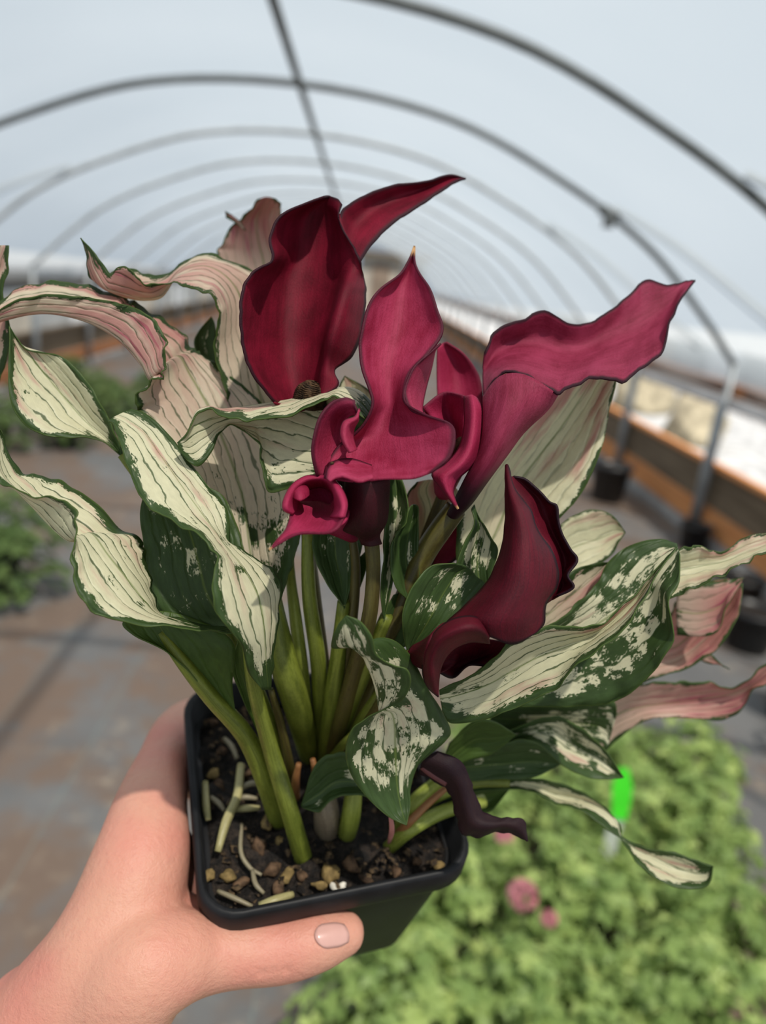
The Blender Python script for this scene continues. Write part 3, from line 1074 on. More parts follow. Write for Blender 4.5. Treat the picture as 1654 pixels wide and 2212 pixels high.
leaf('cream leaf folded across in front of the tallest flower', L_CREAM, [
    [(760, 1040, 302), (760, 965, 302), (812, 885, 298), (800, 905, 290)],
    [(690, 1035, 299), (690, 946, 300), (778, 850, 300), (785, 905, 288)],
    [(635, 1052, 298), (640, 930, 301), (742, 839, 300), (735, 862, 287)],
    [(580, 1062, 296), (600, 917, 302), (690, 850, 300), (700, 864, 286)],
    [(566, 1006, 296), (570, 911, 302), (630, 862, 299), (640, 893, 285)],
    [(556, 955, 297), (540, 910, 302), (577, 871, 298), (565, 907, 285)],
    [(502, 920, 299), (500, 911, 300), (520, 879, 297), (515, 907, 285)],
    [(474, 938, 296), (470, 922, 297), (480, 884, 295), (480, 898, 286)],
    [(458, 975, 293), (445, 940, 294), (450, 882, 292), (452, 885, 288)],
    [(427, 1008, 290), (415, 958, 291), (423, 893, 290), (426, 894, 288)],
    [(396, 985, 288), (395, 962, 288), (404, 935, 288), (406, 935, 287)], T(383, 957, 287)], .35, 9)

leaf('large streaked leaf with green margin, front left', L_CREAM, [
    [(566, 1490, 272), (578, 1490, 275), (584, 1490, 279)],
    [(535, 1450, 270), (574, 1430, 275), (590, 1430, 282)],
    [(522, 1395, 268), (571, 1385, 275), (598, 1355, 284)],
    [(475, 1335, 264), (567, 1335, 276), (606, 1295, 286)],
    [(457, 1280, 264), (555, 1283, 276), (606, 1252, 287)],
    [(467, 1212, 266), (522, 1225, 276), (578, 1222, 286)],
    [(452, 1178, 268), (492, 1188, 277), (530, 1192, 284)],
    [(418, 1150, 270), (464, 1150, 279), (500, 1170, 284)],
    [(362, 1120, 274), (432, 1105, 282), (490, 1100, 286)],
    [(310, 1084, 278), (392, 1050, 286), (462, 1066, 289)],
    [(276, 1010, 284), (347, 985, 291), (412, 1002, 292)],
    [(258, 955, 288), (310, 935, 294), (368, 942, 295)],
    [(246, 920, 291), (275, 908, 295), (320, 897, 297)],
    [(233, 910, 294), (252, 898, 295), (284, 883, 297)]], .45, 11)

leaf('streaked leaf at far left with twisted pointed tip', L_CREAM, [
    [(515, 1369, 280), (480, 1364, 286), (520, 1362, 290)],
    [(430, 1361, 275), (400, 1350, 284), (420, 1345, 292)],
    [(340, 1352, 270), (341, 1328, 281), (345, 1322, 290)],
    [(255, 1342, 266), (312, 1300, 279), (335, 1290, 290)],
    [(190, 1313, 264), (273, 1250, 278), (322, 1240, 291)],
    [(160, 1255, 265), (233, 1200, 279), (312, 1190, 292)],
    [(157, 1190, 267), (195, 1152, 281), (303, 1166, 293)],
    [(164, 1145, 268), (160, 1170, 280), (258, 1138, 294)],
    [(166, 1112, 269), (127, 1153, 281), (195, 1078, 294)],
    [(140, 1080, 270), (90, 1117, 281), (140, 1044, 294)],
    [(80, 1073, 271), (50, 1072, 280), (90, 1028, 292)],
    [(25, 1054, 273), (10, 1030, 280), (52, 1022, 288)],
    [(-10, 1032, 275), (-5, 985, 280), (22, 988, 285)],
    [(-20, 965, 278), (-8, 945, 280), (10, 948, 283)], T(0, 926, 280)], .5, 10)

leaf('dark green leaf with sparse pale flecks behind the front left leaf', L_SPOT, [
    [(420, 1360, 294), (500, 1365, 294), (560, 1370, 294)],
    [(345, 1326, 294), (450, 1290, 296), (545, 1290, 296)],
    [(318, 1240, 295), (430, 1220, 298), (530, 1200, 297)],
    [(309, 1170, 297), (410, 1150, 300), (510, 1130, 299)],
    [(302, 1110, 299), (380, 1080, 302), (480, 1070, 300)],
    [(312, 1060, 300), (360, 1040, 302), (420, 1040, 301)]], .3, 14)

leaf('backlit white leaf with dark midrib at left', L_CREAM, [
    [(258, 982, 306), (262, 985, 306), (266, 980, 306)],
    [(215, 950, 304), (237, 957, 308), (250, 940, 305)],
    [(152, 945, 300), (186, 912, 309), (230, 895, 304)],
    [(90, 939, 297), (140, 860, 308), (200, 842, 303)],
    [(40, 902, 296), (100, 812, 306), (165, 796, 303)],
    [(21, 855, 296), (65, 770, 304), (125, 768, 303)],
    [(20, 785, 297), (45, 748, 302), (62, 756, 302)],
    [(20, 735, 298), (30, 728, 300), (38, 732, 300)], T(20, 703, 299)], .25, 14)

leaf('leaf strip cut by the left frame edge', L_PINK, [
    [(-90, 900, 315), (-50, 900, 318), (-20, 880, 316)],
    [(-80, 760, 312), (-30, 770, 317), (17, 765, 314)],
    [(-70, 690, 311), (-30, 690, 316), (21, 712, 313)],
    [(-55, 620, 311), (-25, 620, 315), (6, 640, 313)],
    [(-40, 570, 311), (-15, 565, 314), (17, 580, 312)],
    [(-15, 532, 311), (0, 530, 312), (19, 530, 311)]], .4, 9)

leaf('large streaked leaf in front at right with closed pointed tip', L_CREAM, [
    [(955, 1535, 276), (950, 1508, 278), (948, 1490, 277)],
    [(975, 1562, 272), (985, 1502, 279), (985, 1475, 277)],
    [(1035, 1557, 268), (1050, 1480, 280), (1050, 1437, 276)],
    [(1085, 1541, 266), (1105, 1450, 281), (1100, 1386, 275)],
    [(1150, 1513, 266), (1160, 1420, 282), (1160, 1358, 276)],
    [(1205, 1484, 267), (1220, 1398, 283), (1230, 1352, 278)],
    [(1250, 1432, 269), (1280, 1375, 285), (1290, 1351, 281)],
    [(1320, 1385, 273), (1335, 1335, 287), (1338, 1313, 284)],
    [(1375, 1321, 278), (1382, 1288, 289), (1388, 1264, 287)],
    [(1412, 1252, 283), (1416, 1240, 289), (1420, 1224, 289)], T(1461, 1182, 289)], .4, 12)

leaf('broad streaked leaf at right behind the closed-tip leaf', L_STRIPE, [
    [(1000, 1530, 300), (1010, 1500, 305), (1020, 1460, 303)],
    [(1120, 1527, 295), (1110, 1440, 308), (1110, 1380, 305)],
    [(1230, 1527, 292), (1190, 1400, 310), (1190, 1350, 308)],
    [(1330, 1515, 291), (1270, 1360, 311), (1258, 1292, 310)],
    [(1402, 1461, 292), (1330, 1320, 311), (1290, 1258, 312)],
    [(1452, 1385, 294), (1380, 1280, 311), (1315, 1212, 313)],
    [(1446, 1300, 297), (1410, 1240, 310), (1360, 1178, 314)],
    [(1468, 1250, 300), (1440, 1210, 309), (1420, 1165, 314)],
    [(1468, 1198, 305), (1465, 1188, 308), (1462, 1174, 312)]], .5, 11)

leaf('pale cream leaf tip running off the right edge', L_PALE, [
    [(1400, 1330, 312), (1390, 1280, 316), (1400, 1230, 316)],
    [(1442, 1297, 308), (1440, 1240, 314), (1465, 1188, 310)],
    [(1500, 1270, 306), (1505, 1225, 314), (1510, 1179, 310)],
    [(1556, 1244, 305), (1560, 1215, 313), (1556, 1192, 312)],
    [(1609, 1215, 305), (1612, 1195, 312), (1610, 1160, 313)],
    [(1660, 1190, 305), (1665, 1175, 311), (1655, 1151, 313)], T(1740, 1150, 308)], .7, 8)

leaf('blurred salmon-pink leaf folded at right', L_ROSE, [
    [(1330, 1505, 355), (1320, 1470, 360), (1330, 1420, 360)],
    [(1410, 1467, 355), (1400, 1420, 365), (1420, 1370, 365)],
    [(1490, 1441, 355), (1470, 1390, 368), (1450, 1320, 365)],
    [(1560, 1390, 356), (1520, 1340, 368), (1470, 1285, 364)],
    [(1596, 1320, 358), (1560, 1300, 366), (1510, 1260, 362)],
    [(1604, 1260, 360), (1590, 1258, 362), (1570, 1250, 360)]], .4, 12,
     extra=[[[(1462, 1372, 358), (1460, 1320, 361), (1462, 1275, 360)], [(1510, 1375, 352), (1510, 1325, 357), (1510, 1262, 357)], [(1548, 1365, 350), (1555, 1310, 354), (1560, 1255, 355)], [(1570, 1310, 350), (1576, 1285, 352), (1590, 1250, 354)], [(1600, 1262, 352), (1602, 1255, 352), (1606, 1248, 352)]],
            [[(1492, 1415, 362), (1512, 1400, 362)], [(1525, 1432, 362), (1538, 1415, 362)], [(1555, 1437, 362), (1556, 1433, 362)], [(1575, 1446, 362), (1575, 1445, 362)]]])

leaf('blurred pale pink leaf low at the right edge', L_ROSE, [
    [(1290, 1640, 350), (1270, 1600, 353), (1280, 1550, 352)],
    [(1335, 1597, 350), (1330, 1545, 356), (1330, 1490, 354)],
    [(1400, 1555, 350), (1395, 1525, 357), (1400, 1475, 355)],
    [(1490, 1552, 351), (1480, 1515, 358), (1480, 1473, 355)],
    [(1560, 1556, 352), (1550, 1505, 358), (1540, 1475, 355)],
    [(1602, 1532, 353), (1595, 1495, 357), (1578, 1488, 354)],
    [(1625, 1490, 353), (1625, 1480, 355), (1615, 1466, 352)],
    [(1660, 1475, 352), (1665, 1455, 354), (1660, 1430, 353)], T(1720, 1400, 355)], .5, 12)

leaf('wide pale leaf with pink veins behind the right flower', L_PALE, [
    [(985, 1250, 320), (1000, 1265, 323), (1030, 1255, 321)],
    [(990, 1120, 316), (1060, 1170, 326), (1130, 1190, 322)],
    [(1030, 1010, 316), (1110, 1060, 328), (1215, 1113, 322)],
    [(1090, 920, 318), (1160, 990, 329), (1262, 1055, 322)],
    [(1150, 840, 320), (1210, 925, 330), (1300, 965, 324)],
    [(1210, 770, 322), (1260, 850, 330), (1317, 880, 326)],
    [(1280, 765, 325), (1300, 790, 328), (1331, 822, 327)], T(1330, 765, 328)], .3, 8)

leaf('small pale leaf tip right of the dark lower flower', L_PALE, [
    [(1150, 1290, 340), (1150, 1260, 343), (1150, 1230, 342)],
    [(1240, 1240, 340), (1225, 1190, 345), (1205, 1140, 343)],
    [(1310, 1209, 341), (1290, 1165, 346), (1265, 1103, 343)],
    [(1336, 1172, 342), (1328, 1150, 345), (1318, 1110, 343)], T(1351, 1150, 343)], .3, 10)

leaf('pinkish leaf between dark lower flower and broad leaf', L_PINK, [
    [(1160, 1390, 318), (1155, 1350, 320), (1160, 1300, 320)],
    [(1260, 1320, 318), (1230, 1290, 322), (1212, 1250, 321)],
    [(1311, 1255, 319), (1290, 1240, 322), (1262, 1222, 321)], T(1316, 1214, 320)], .4, 9)

leaf('curled speckled leaf drooping over the front of the pot', L_STRIPE, [
    T(878, 1783, 262),
    [(835, 1762, 262), (866, 1747, 266), (886, 1742, 266)],
    [(785, 1714, 260), (858, 1702, 267), (887, 1700, 268)],
    [(755, 1667, 259), (855, 1660, 268), (905, 1652, 270)],
    [(746, 1620, 259), (853, 1612, 269), (960, 1602, 272)],
    [(758, 1580, 259), (852, 1570, 270), (973, 1578, 275)],
    [(790, 1551, 259), (845, 1540, 269), (950, 1528, 279)],
    [(834, 1531, 258), (824, 1530, 264), (925, 1490, 280)],
    [(870, 1511, 256), (813, 1495, 263), (905, 1450, 281)],
    [(887, 1477, 256), (803, 1463, 262), (885, 1415, 280)],
    [(880, 1448, 256), (793, 1440, 262), (855, 1385, 278)],
    [(850, 1436, 257), (784, 1420, 262), (820, 1378, 275)],
    [(814, 1415, 257), (765, 1403, 261), (780, 1392, 270)],
    [(803, 1375, 257), (752, 1392, 260), (721, 1400, 264)],
    [(778, 1342, 258), (745, 1362, 259), (718, 1378, 260)],
    [(748, 1329, 259), (742, 1335, 259), (730, 1350, 259)]], .15, 14)

leaf('small bent green leaf low at the centre of the pot', L_SPOT, [
    [(655, 1746, 285), (650, 1740, 286), (655, 1725, 286)],
    [(690, 1754, 283), (690, 1715, 288), (680, 1653, 287)],
    [(718, 1727, 282), (725, 1690, 288), (720, 1627, 287)],
    [(775, 1717, 280), (775, 1690, 287), (770, 1630, 287)],
    [(820, 1740, 280), (830, 1700, 285), (830, 1660, 286)]], .3, 8)

leaf('speckled leaf with orange tip above the green label', L_STRIPE, [
    [(1030, 1640, 322), (1030, 1620, 323), (1040, 1600, 322)],
    [(1127, 1602, 318), (1125, 1585, 324), (1112, 1573, 322)],
    [(1175, 1624, 314), (1190, 1580, 325), (1190, 1547, 322)],
    [(1235, 1666, 312), (1245, 1615, 324), (1245, 1566, 321)],
    [(1292, 1684, 312), (1295, 1640, 322), (1292, 1604, 320)],
    [(1330, 1682, 313), (1325, 1664, 318), (1323, 1642, 318)], T(1347, 1680, 315)], .25, 12)
leaf('shaded olive leaf under the right leaves', L_GREEN, [
    [(950, 1690, 300), (955, 1650, 302), (970, 1605, 302)],
    [(1005, 1645, 300), (1020, 1600, 304), (1025, 1556, 302)],
    [(1060, 1630, 301), (1065, 1595, 304), (1075, 1563, 303)], T(1115, 1588, 303)], .2)
leaf('short green leaf beneath the speckled orange-tipped leaf', L_SPOT, [
    [(985, 1690, 312), (985, 1658, 313), (1000, 1630, 312)],
    [(1080, 1684, 310), (1085, 1650, 315), (1090, 1606, 312)],
    [(1150, 1680, 311), (1150, 1645, 316), (1150, 1600, 313)], T(1214, 1650, 314)], .2)
leaf('thin twisted leaf hanging out over the ground plants', L_CREAM, [
    [(960, 1730, 316), (960, 1718, 318), (960, 1700, 316)],
    [(1020, 1712, 318), (1020, 1698, 320), (1020, 1680, 318)],
    [(1130, 1706, 315), (1130, 1695, 318), (1130, 1680, 316)],
    [(1200, 1735, 310), (1210, 1720, 316), (1220, 1695, 313)],
    [(1255, 1752, 306), (1275, 1735, 313), (1292, 1732, 311)],
    [(1300, 1785, 303), (1322, 1765, 309), (1337, 1778, 308)],
    [(1342, 1815, 301), (1343, 1813, 302), (1346, 1808, 303)],
    [(1378, 1866, 299), (1390, 1845, 304), (1402, 1833, 302)],
    [(1430, 1906, 296), (1440, 1870, 303), (1452, 1840, 300)],
    [(1490, 1921, 295), (1490, 1885, 301), (1497, 1856, 298)],
    [(1530, 1911, 295), (1525, 1890, 298), (1532, 1868, 297)], T(1540, 1872, 296)], .2, 8)
leaf(None, L_GREEN, [
    [(1010, 1745, 326), (1005, 1730, 327), (1010, 1715, 326)],
    [(1055, 1755, 325), (1050, 1730, 328), (1055, 1700, 326)], T(1100, 1705, 326)], .1)
leaf('olive leaf back on the thick left stalk', L_GREEN, [
    [(480, 1560, 284), (500, 1565, 286), (510, 1550, 287)],
    [(425, 1470, 283), (447, 1492, 287), (502, 1480, 289)],
    [(362, 1410, 283), (402, 1430, 288), (508, 1402, 291)],
    [(292, 1374, 284), (362, 1380, 289), (482, 1366, 293)],
    [(264, 1348, 286), (340, 1340, 290), (440, 1345, 294)],
    [(290, 1325, 290), (350, 1320, 292), (400, 1330, 294)]], .1)
leaf('speckled leaf hanging behind the small flower', L_SPOT, [
    [(665, 1110, 306), (720, 1110, 309), (795, 1110, 307)],
    [(678, 1200, 304), (725, 1200, 309), (780, 1190, 306)],
    [(703, 1255, 303), (735, 1250, 308), (768, 1230, 306)], T(744, 1315, 304)], .2)
leaf('twisted grey-green leaf right of the central stem', L_STRIPE, [
    [(838, 1030, 300), (852, 1030, 302), (868, 1035, 300)],
    [(834, 1090, 298), (858, 1088, 302), (882, 1090, 297)],
    [(830, 1140, 297), (852, 1138, 301), (876, 1128, 296)],
    [(828, 1200, 297), (842, 1195, 301), (852, 1165, 297)],
    [(822, 1290, 298), (835, 1280, 301), (850, 1240, 299)], T(830, 1340, 300)], .2)
leaf('dark striped leaf beside the twisted grey-green leaf', L_SPOT, [
    T(885, 1300, 301),
    [(856, 1270, 298), (882, 1262, 303), (908, 1262, 301)],
    [(842, 1215, 297), (876, 1210, 303), (903, 1205, 301)],
    [(848, 1170, 297), (880, 1160, 303), (904, 1150, 301)],
    [(872, 1130, 298), (890, 1115, 303), (903, 1100, 301)],
    [(885, 1095, 300), (892, 1090, 302), (898, 1090, 301)]], .2)
leaf('pale leaf behind the stalk of the right flower', L_PALE, [
    [(885, 1240, 318), (905, 1215, 320), (925, 1185, 319)],
    [(882, 1130, 316), (930, 1115, 321), (995, 1115, 318)],
    [(878, 1072, 316), (920, 1060, 320), (990, 1062, 318)],
    [(900, 1041, 317), (930, 1036, 319), (965, 1040, 318)]], .2)
leaf('green-edged white leaf left of the dark lower flower', L_STRIPE, [
    [(1030, 1275, 300), (1040, 1278, 302), (1052, 1268, 301)],
    [(985, 1228, 298), (1030, 1218, 303), (1067, 1222, 300)],
    [(1004, 1172, 298), (1040, 1170, 303), (1075, 1188, 300)],
    [(1024, 1132, 298), (1042, 1140, 302), (1061, 1160, 300)],
    [(1018, 1102, 299), (1028, 1107, 300), (1036, 1122, 300)], T(1024, 1090, 300)], .2)
leaf('shaded speckled leaf left of the dark lower flower', L_SPOT, [
    [(880, 1412, 292), (886, 1402, 294), (902, 1402, 294)],
    [(868, 1340, 290), (925, 1340, 296), (985, 1352, 296)],
    [(888, 1270, 290), (955, 1285, 298), (1034, 1302, 298)],
    [(930, 1224, 292), (985, 1240, 298), (1048, 1264, 299)],
    [(980, 1216, 294), (1010, 1225, 297), (1032, 1250, 299)]], .2)
leaf(None, L_SPOT, [
    [(815, 1410, 302), (840, 1410, 304), (880, 1395, 304)],
    [(822, 1340, 302), (860, 1340, 305), (905, 1330, 305)],
    [(850, 1285, 302), (880, 1275, 305), (908, 1280, 305)]], .1)
leaf(None, L_STRIPE, [
    [(440, 795, 340), (455, 795, 342), (472, 785, 340)], [(419, 745, 340), (440, 740, 342), (467, 730, 340)],
    [(430, 714, 340), (448, 704, 341), (464, 700, 340)], T(457, 684, 340)], .1)
leaf(None, L_PALE, [
    [(728, 875, 330), (760, 875, 332), (812, 875, 330)], [(732, 835, 330), (760, 830, 331), (802, 846, 330)], T(744, 812, 330)], .1)
leaf('blurred striped leaf under the broad right leaf', L_STRIPE, [
    [(1050, 1575, 330), (1060, 1550, 332), (1080, 1525, 331)],
    [(1200, 1595, 330), (1220, 1560, 335), (1250, 1520, 333)],
    [(1290, 1602, 332), (1300, 1570, 336), (1322, 1515, 334)],
    [(1310, 1618, 333), (1318, 1590, 336), (1332, 1540, 335)]], .5, 9)
leaf('bright backlit green leaf sheath among the stems', L_GREEN, [
    [(735, 1330, 312), (748, 1330, 314), (760, 1320, 312)],
    [(738, 1270, 312), (765, 1260, 315), (790, 1230, 312)], [(765, 1210, 312), (780, 1200, 314), (800, 1180, 312)]], .1)
leaf('bright green sheath beside the thick left stalk', L_GREEN, [
    [(555, 1580, 290), (560, 1580, 291), (566, 1570, 290)],
    [(515, 1490, 290), (532, 1490, 292), (548, 1470, 290)], [(500, 1440, 290), (515, 1420, 292), (530, 1390, 290)], T(515, 1380, 291)], .1)

# ------------------------------------------------------------------ stalks
GST = stem_mat('green_stalk', (0.10, 0.125, 0.013), (0.21, 0.245, 0.035))
GSTL = stem_mat('light_green_stalk', (0.16, 0.20, 0.022), (0.30, 0.34, 0.06))
BST = stem_mat('brown_green_stalk', (0.060, 0.045, 0.012), (0.115, 0.10, 0.022))
OST = stem_mat('orange_brown_stalk', (0.20, 0.08, 0.03), (0.32, 0.15, 0.05))


def stalk(pts, r, mat, foot=None, name='leaf_stalk', parent=None):
    """pts px,py,mm with radius in px; foot is a pixel where it enters the soil"""
    A = [PP(*p) for p in pts]
    k = r if hasattr(r, '__len__') else [r] * (len(pts) + (1 if foot else 0))
    rad = [k[i] * (A[i] - CC).dot(CF) / FPX for i, p in enumerate(pts)]
    if foot:
        s = soilP(*foot, -.004); A.append(s); rad.append(k[-1] * (s - CC).dot(CF) / FPX)
    return tube_obj(name, A, rad, mat, parent or calla, 14, 6)


stalk([(345, 1365, 290), (400, 1437, 287), (455, 1505, 286), (530, 1590, 288), (575, 1690, 292)], [10, 16, 19, 21, 22, 24], GST, (605, 1775))
stalk([(535, 1395, 284), (550, 1490, 284), (585, 1620, 284), (622, 1740, 284)], [12, 16, 18, 20, 20], GST, (657, 1862))
stalk([(575, 1190, 320), (585, 1270, 311), (605, 1400, 303), (640, 1520, 305)], [12, 18, 30, 30, 22], GST, (672, 1640))
stalk([(664, 1140, 306), (668, 1290, 308), (690, 1460, 312)], [13, 16, 18, 18], GST, (690, 1640))
stalk([(622, 1150, 324), (628, 1250, 318), (640, 1350, 315), (655, 1480, 315)], [9, 11, 14, 15, 15], GSTL, (665, 1640))
stalk([(742, 1300, 306), (730, 1420, 309), (715, 1530, 312)], [14, 18, 20, 20], GST, (700, 1650))
stalk([(835, 1330, 302), (790, 1440, 306), (745, 1550, 312)], [14, 18, 18, 18], GST, (715, 1650))
stalk([(885, 1500, 296), (800, 1560, 300), (745, 1610, 305)], [11, 12, 13, 14], GSTL, (700, 1665))
stalk([(900, 1395, 300), (850, 1460, 302), (780, 1560, 306)], [12, 14, 14, 14], GST, (730, 1660))
stalk([(1000, 1655, 312), (930, 1700, 310), (880, 1750, 306)], [12, 14, 15, 16], GSTL, (860, 1810))
stalk([(1045, 1730, 318), (960, 1752, 310), (890, 1790, 300)], [14, 15, 15, 15], GSTL, (835, 1835))
stalk([(1100, 1690, 318), (1020, 1690, 318), (940, 1720, 314)], [10, 13, 15, 16], GST, (850, 1790))
stalk([(978, 1690, 300), (925, 1735, 298), (880, 1780, 298)], [6, 8, 9, 9], OST, (845, 1815))
stalk([(765, 1700, 296), (758, 1760, 298)], [18, 21, 20], GSTL, (748, 1805))
stalk([(700, 1710, 300), (705, 1760, 302)], [24, 28, 26], stem_mat('papery_brown_sheath', (0.16, 0.12, 0.08), (0.30, 0.24, 0.16)), (705, 1800))
stalk([(585, 1490, 296), (605, 1560, 300), (625, 1650, 304)], [7, 9, 10, 10], BST, (640, 1720))
stalk([(645, 1650, 298), (638, 1690, 300)], [6, 9, 8], OST, (640, 1730))
stalk([(675, 1640, 296), (680, 1665, 298)], [6, 8, 8], OST, (678, 1700))
stalk([(262, 984, 306), (330, 1080, 306), (430, 1240, 306), (530, 1430, 306), (590, 1580, 305)], [8, 9, 11, 14, 15, 15], GST, (635, 1700))
stalk([(843, 1760, 268), (846, 1795, 275)], [4, 6, 3], plain('dry_pink_tip', (0.35, 0.14, 0.12), .6, .3), (838, 1825), 'dry_sheath')

# ------------------------------------------------------------------ flowers
TIP = (0.62, 0.36, 0.16)
F_DEEP = spathe_mat('deep_wine_spathe', (0.24, 0.007, 0.028), (0.085, 0.002, 0.009))
F_CRIM = spathe_mat('crimson_spathe', (0.47, 0.050, 0.120), (0.24, 0.008, 0.034), rim=.8, tip=TIP)
F_PINK = spathe_mat('rosy_crimson_spathe', (0.46, 0.034, 0.105), (0.23, 0.007, 0.033), rim=.5, tip=TIP)
F_ROSE = spathe_mat('crimson_mauve_spathe', (0.37, 0.042, 0.098), (0.16, 0.006, 0.024), rim=.95)
F_DARK = spathe_mat('dark_maroon_spathe', (0.120, 0.004, 0.015), (0.042, 0.0012, 0.005), veins=.9, transl=.12, rim=1.0)
F_TUBE = spathe_mat('blackish_maroon_tube', (0.050, 0.004, 0.009), (0.020, 0.004, 0.005), rim=0, transl=.05)
F_DEAD = spathe_mat('withered_black_spathe', (0.024, 0.008, 0.008), (0.008, 0.002, 0.006), rim=.6, transl=.03, rough=.6)
SPADIX = plain('dry_brown_spadix', (0.060, 0.030, 0.012), .8, .3, .6, 500, 0, .8)


def spadix(c0, c1, r, parent):
    a, b = PP(*c0), PP(*c1)
    pts = [a + (b - a) * k for k in np.linspace(0, 1, 7)]
    v, f, _ = tube(pts, [r, r * 1.05, r, r * .95, r * .85, r * .65, r * .2], 18, 5)
    v = np.array(v); ax = (b - a) / np.linalg.norm(b - a)
    for i in range(len(v)):
        d = v[i] - a; rad = d - ax * d.dot(ax); L = np.linalg.norm(rad) + 1e-9
        k = i // 18; q = i % 18
        v[i] += rad / L * r * .13 * math.sin(q * 2 * math.pi / 18 * 6 + (k % 2) * math.pi) * (1 if k % 2 else .6)
    return mesh_obj('spadix', v, f, SPADIX, parent)


# tallest flower, upper left
s = Sheet()
s.patch([
    [(592, 869, 292), (610, 869, 300), (640, 867, 308), (670, 863, 305), (690, 857, 297), (694, 858, 294)],
    [(550, 816, 286), (580, 820, 300), (630, 820, 312), (680, 815, 308), (697, 816, 296), (731, 833, 296)],
    [(532, 778, 284), (565, 780, 300), (622, 780, 314), (688, 778, 310), (704, 775, 296), (722, 800, 298)],
    [(524, 745, 283), (558, 745, 300), (620, 745, 316), (694, 742, 311), (712, 738, 292), (755, 775, 303)],
    [(519, 693, 282), (555, 700, 301), (620, 700, 317), (700, 700, 312), (724, 700, 291), (778, 728, 306)],
    [(522, 634, 283), (560, 640, 303), (625, 640, 319), (715, 640, 314), (742, 635, 293), (789, 643, 308)],
    [(543, 591, 286), (575, 598, 305), (630, 595, 320), (720, 598, 316), (755, 598, 300), (786, 605, 308)],
    [(588, 561, 290), (604, 557, 307), (645, 553, 321), (715, 556, 318), (757, 562, 305), (777, 563, 300)],
    [(582, 522, 294), (605, 516, 309), (650, 511, 321), (715, 506, 319), (746, 518, 309), (761, 530, 303)],
    [(597, 476, 298), (620, 475, 311), (660, 470, 320), (710, 465, 318), (733, 470, 311), (736, 490, 306)],
    [(636, 449, 302), (655, 447, 312), (680, 445, 318), (705, 445, 317), (728, 450, 312), (732, 462, 310)],
    [(700, 425, 308), (705, 424, 312), (712, 424, 315), (720, 426, 314), (730, 430, 312), (739, 441, 311)]], 'LRT', .12, 7, seed=3.0)
s.patch([
    [(777, 567, 303), (752, 522, 312), (733, 472, 309)],
    [(803, 528, 310), (766, 487, 320), (743, 450, 312)],
    [(848, 483, 317), (810, 450, 326), (788, 422, 319)],
    [(901, 448, 322), (872, 425, 330), (850, 400, 324)],
    [(953, 413, 327), (928, 404, 333), (915, 393, 328)],
    [(985, 393, 331), (977, 386, 334), (970, 378, 332)], T(1006, 386, 334)], 'LR', .1, 9, seed=4.0)
# back wall of the throat and narrowing tube down to the stalk
s.patch([
    [(592, 868, 292), (640, 868, 310), (690, 857, 298), (660, 872, 296), (620, 876, 296)],
    [(612, 895, 312), (642, 893, 322), (678, 890, 314), (660, 900, 307), (630, 903, 307)],
    [(632, 960, 322), (648, 957, 327), (665, 960, 322), (655, 965, 317), (640, 965, 317)],
    [(645, 1020, 324), (653, 1018, 327), (662, 1020, 324), (657, 1022, 321), (649, 1022, 321)]], '', 0, close=True, seed=5.0)
f1 = s.build('flower', F_DEEP, calla, .7)
f1['label'] = 'tallest flower, deep wine red, at upper left'
spadix((668, 880, 300), (672, 822, 297), .0052, f1)
stalk([(653, 1015, 324), (660, 1120, 324), (680, 1300, 320), (700, 1480, 318)], [12, 13, 15, 16, 17], BST, (700, 1630), 'flower_stalk', f1)

# central flower with tall pointed blade
s = Sheet()
s.patch([
    [(700, 1031, 272), (765, 1040, 270), (830, 1034, 266), (890, 1033, 263), (932, 1020, 261)],
    [(705, 1000, 283), (770, 1000, 285), (830, 1000, 282), (900, 1000, 272), (968, 990, 261)],
    [(732, 962, 286), (778, 957, 292), (830, 955, 290), (900, 950, 280), (982, 950, 262)],
    [(765, 937, 284), (792, 930, 292), (835, 925, 293), (890, 920, 286), (974, 917, 267)],
    [(792, 907, 283), (806, 900, 291), (835, 895, 294), (875, 893, 288), (925, 898, 275)],
    [(804, 873, 283), (816, 870, 290), (840, 868, 294), (862, 868, 290), (880, 874, 281)],
    [(796, 838, 284), (813, 836, 291), (840, 835, 295), (862, 835, 291), (873, 847, 283)],
    [(783, 800, 285), (806, 798, 293), (842, 797, 297), (870, 797, 293), (884, 808, 285)],
    [(776, 755, 286), (805, 755, 295), (850, 755, 300), (895, 755, 296), (925, 763, 287)],
    [(782, 710, 287), (812, 708, 297), (860, 706, 303), (915, 706, 299), (956, 718, 290)],
    [(793, 667, 290), (822, 662, 299), (865, 660, 305), (912, 662, 301), (945, 672, 293)],
    [(818, 627, 294), (840, 622, 302), (872, 620, 307), (905, 620, 303), (929, 624, 297)],
    [(862, 594, 300), (870, 590, 305), (882, 588, 309), (895, 588, 306), (907, 592, 302)],
    [(882, 564, 306), (885, 562, 308), (889, 560, 310), (892, 560, 309), (896, 564, 307)], T(895, 531, 309)], 'LR', .08, 14, seed=6.0)
s.patch([
    [(684, 1028, 275), (700, 1030, 279), (720, 1032, 281), (748, 1034, 280)],
    [(674, 981, 272), (695, 980, 281), (725, 980, 287), (760, 980, 288)],
    [(678, 942, 271), (700, 940, 281), (725, 942, 287), (748, 950, 288)],
    [(691, 900, 272), (712, 902, 279), (730, 906, 284), (743, 918, 284)],
    [(717, 868, 275), (732, 880, 278), (745, 890, 281), (752, 902, 281)],
    [(745, 859, 277), (755, 872, 277), (762, 882, 278), (768, 896, 279)],
    [(766, 866, 277), (769, 878, 276), (772, 888, 276), (775, 896, 277)]], 'LT', 0, seed=7.0, vr=(0, .9))
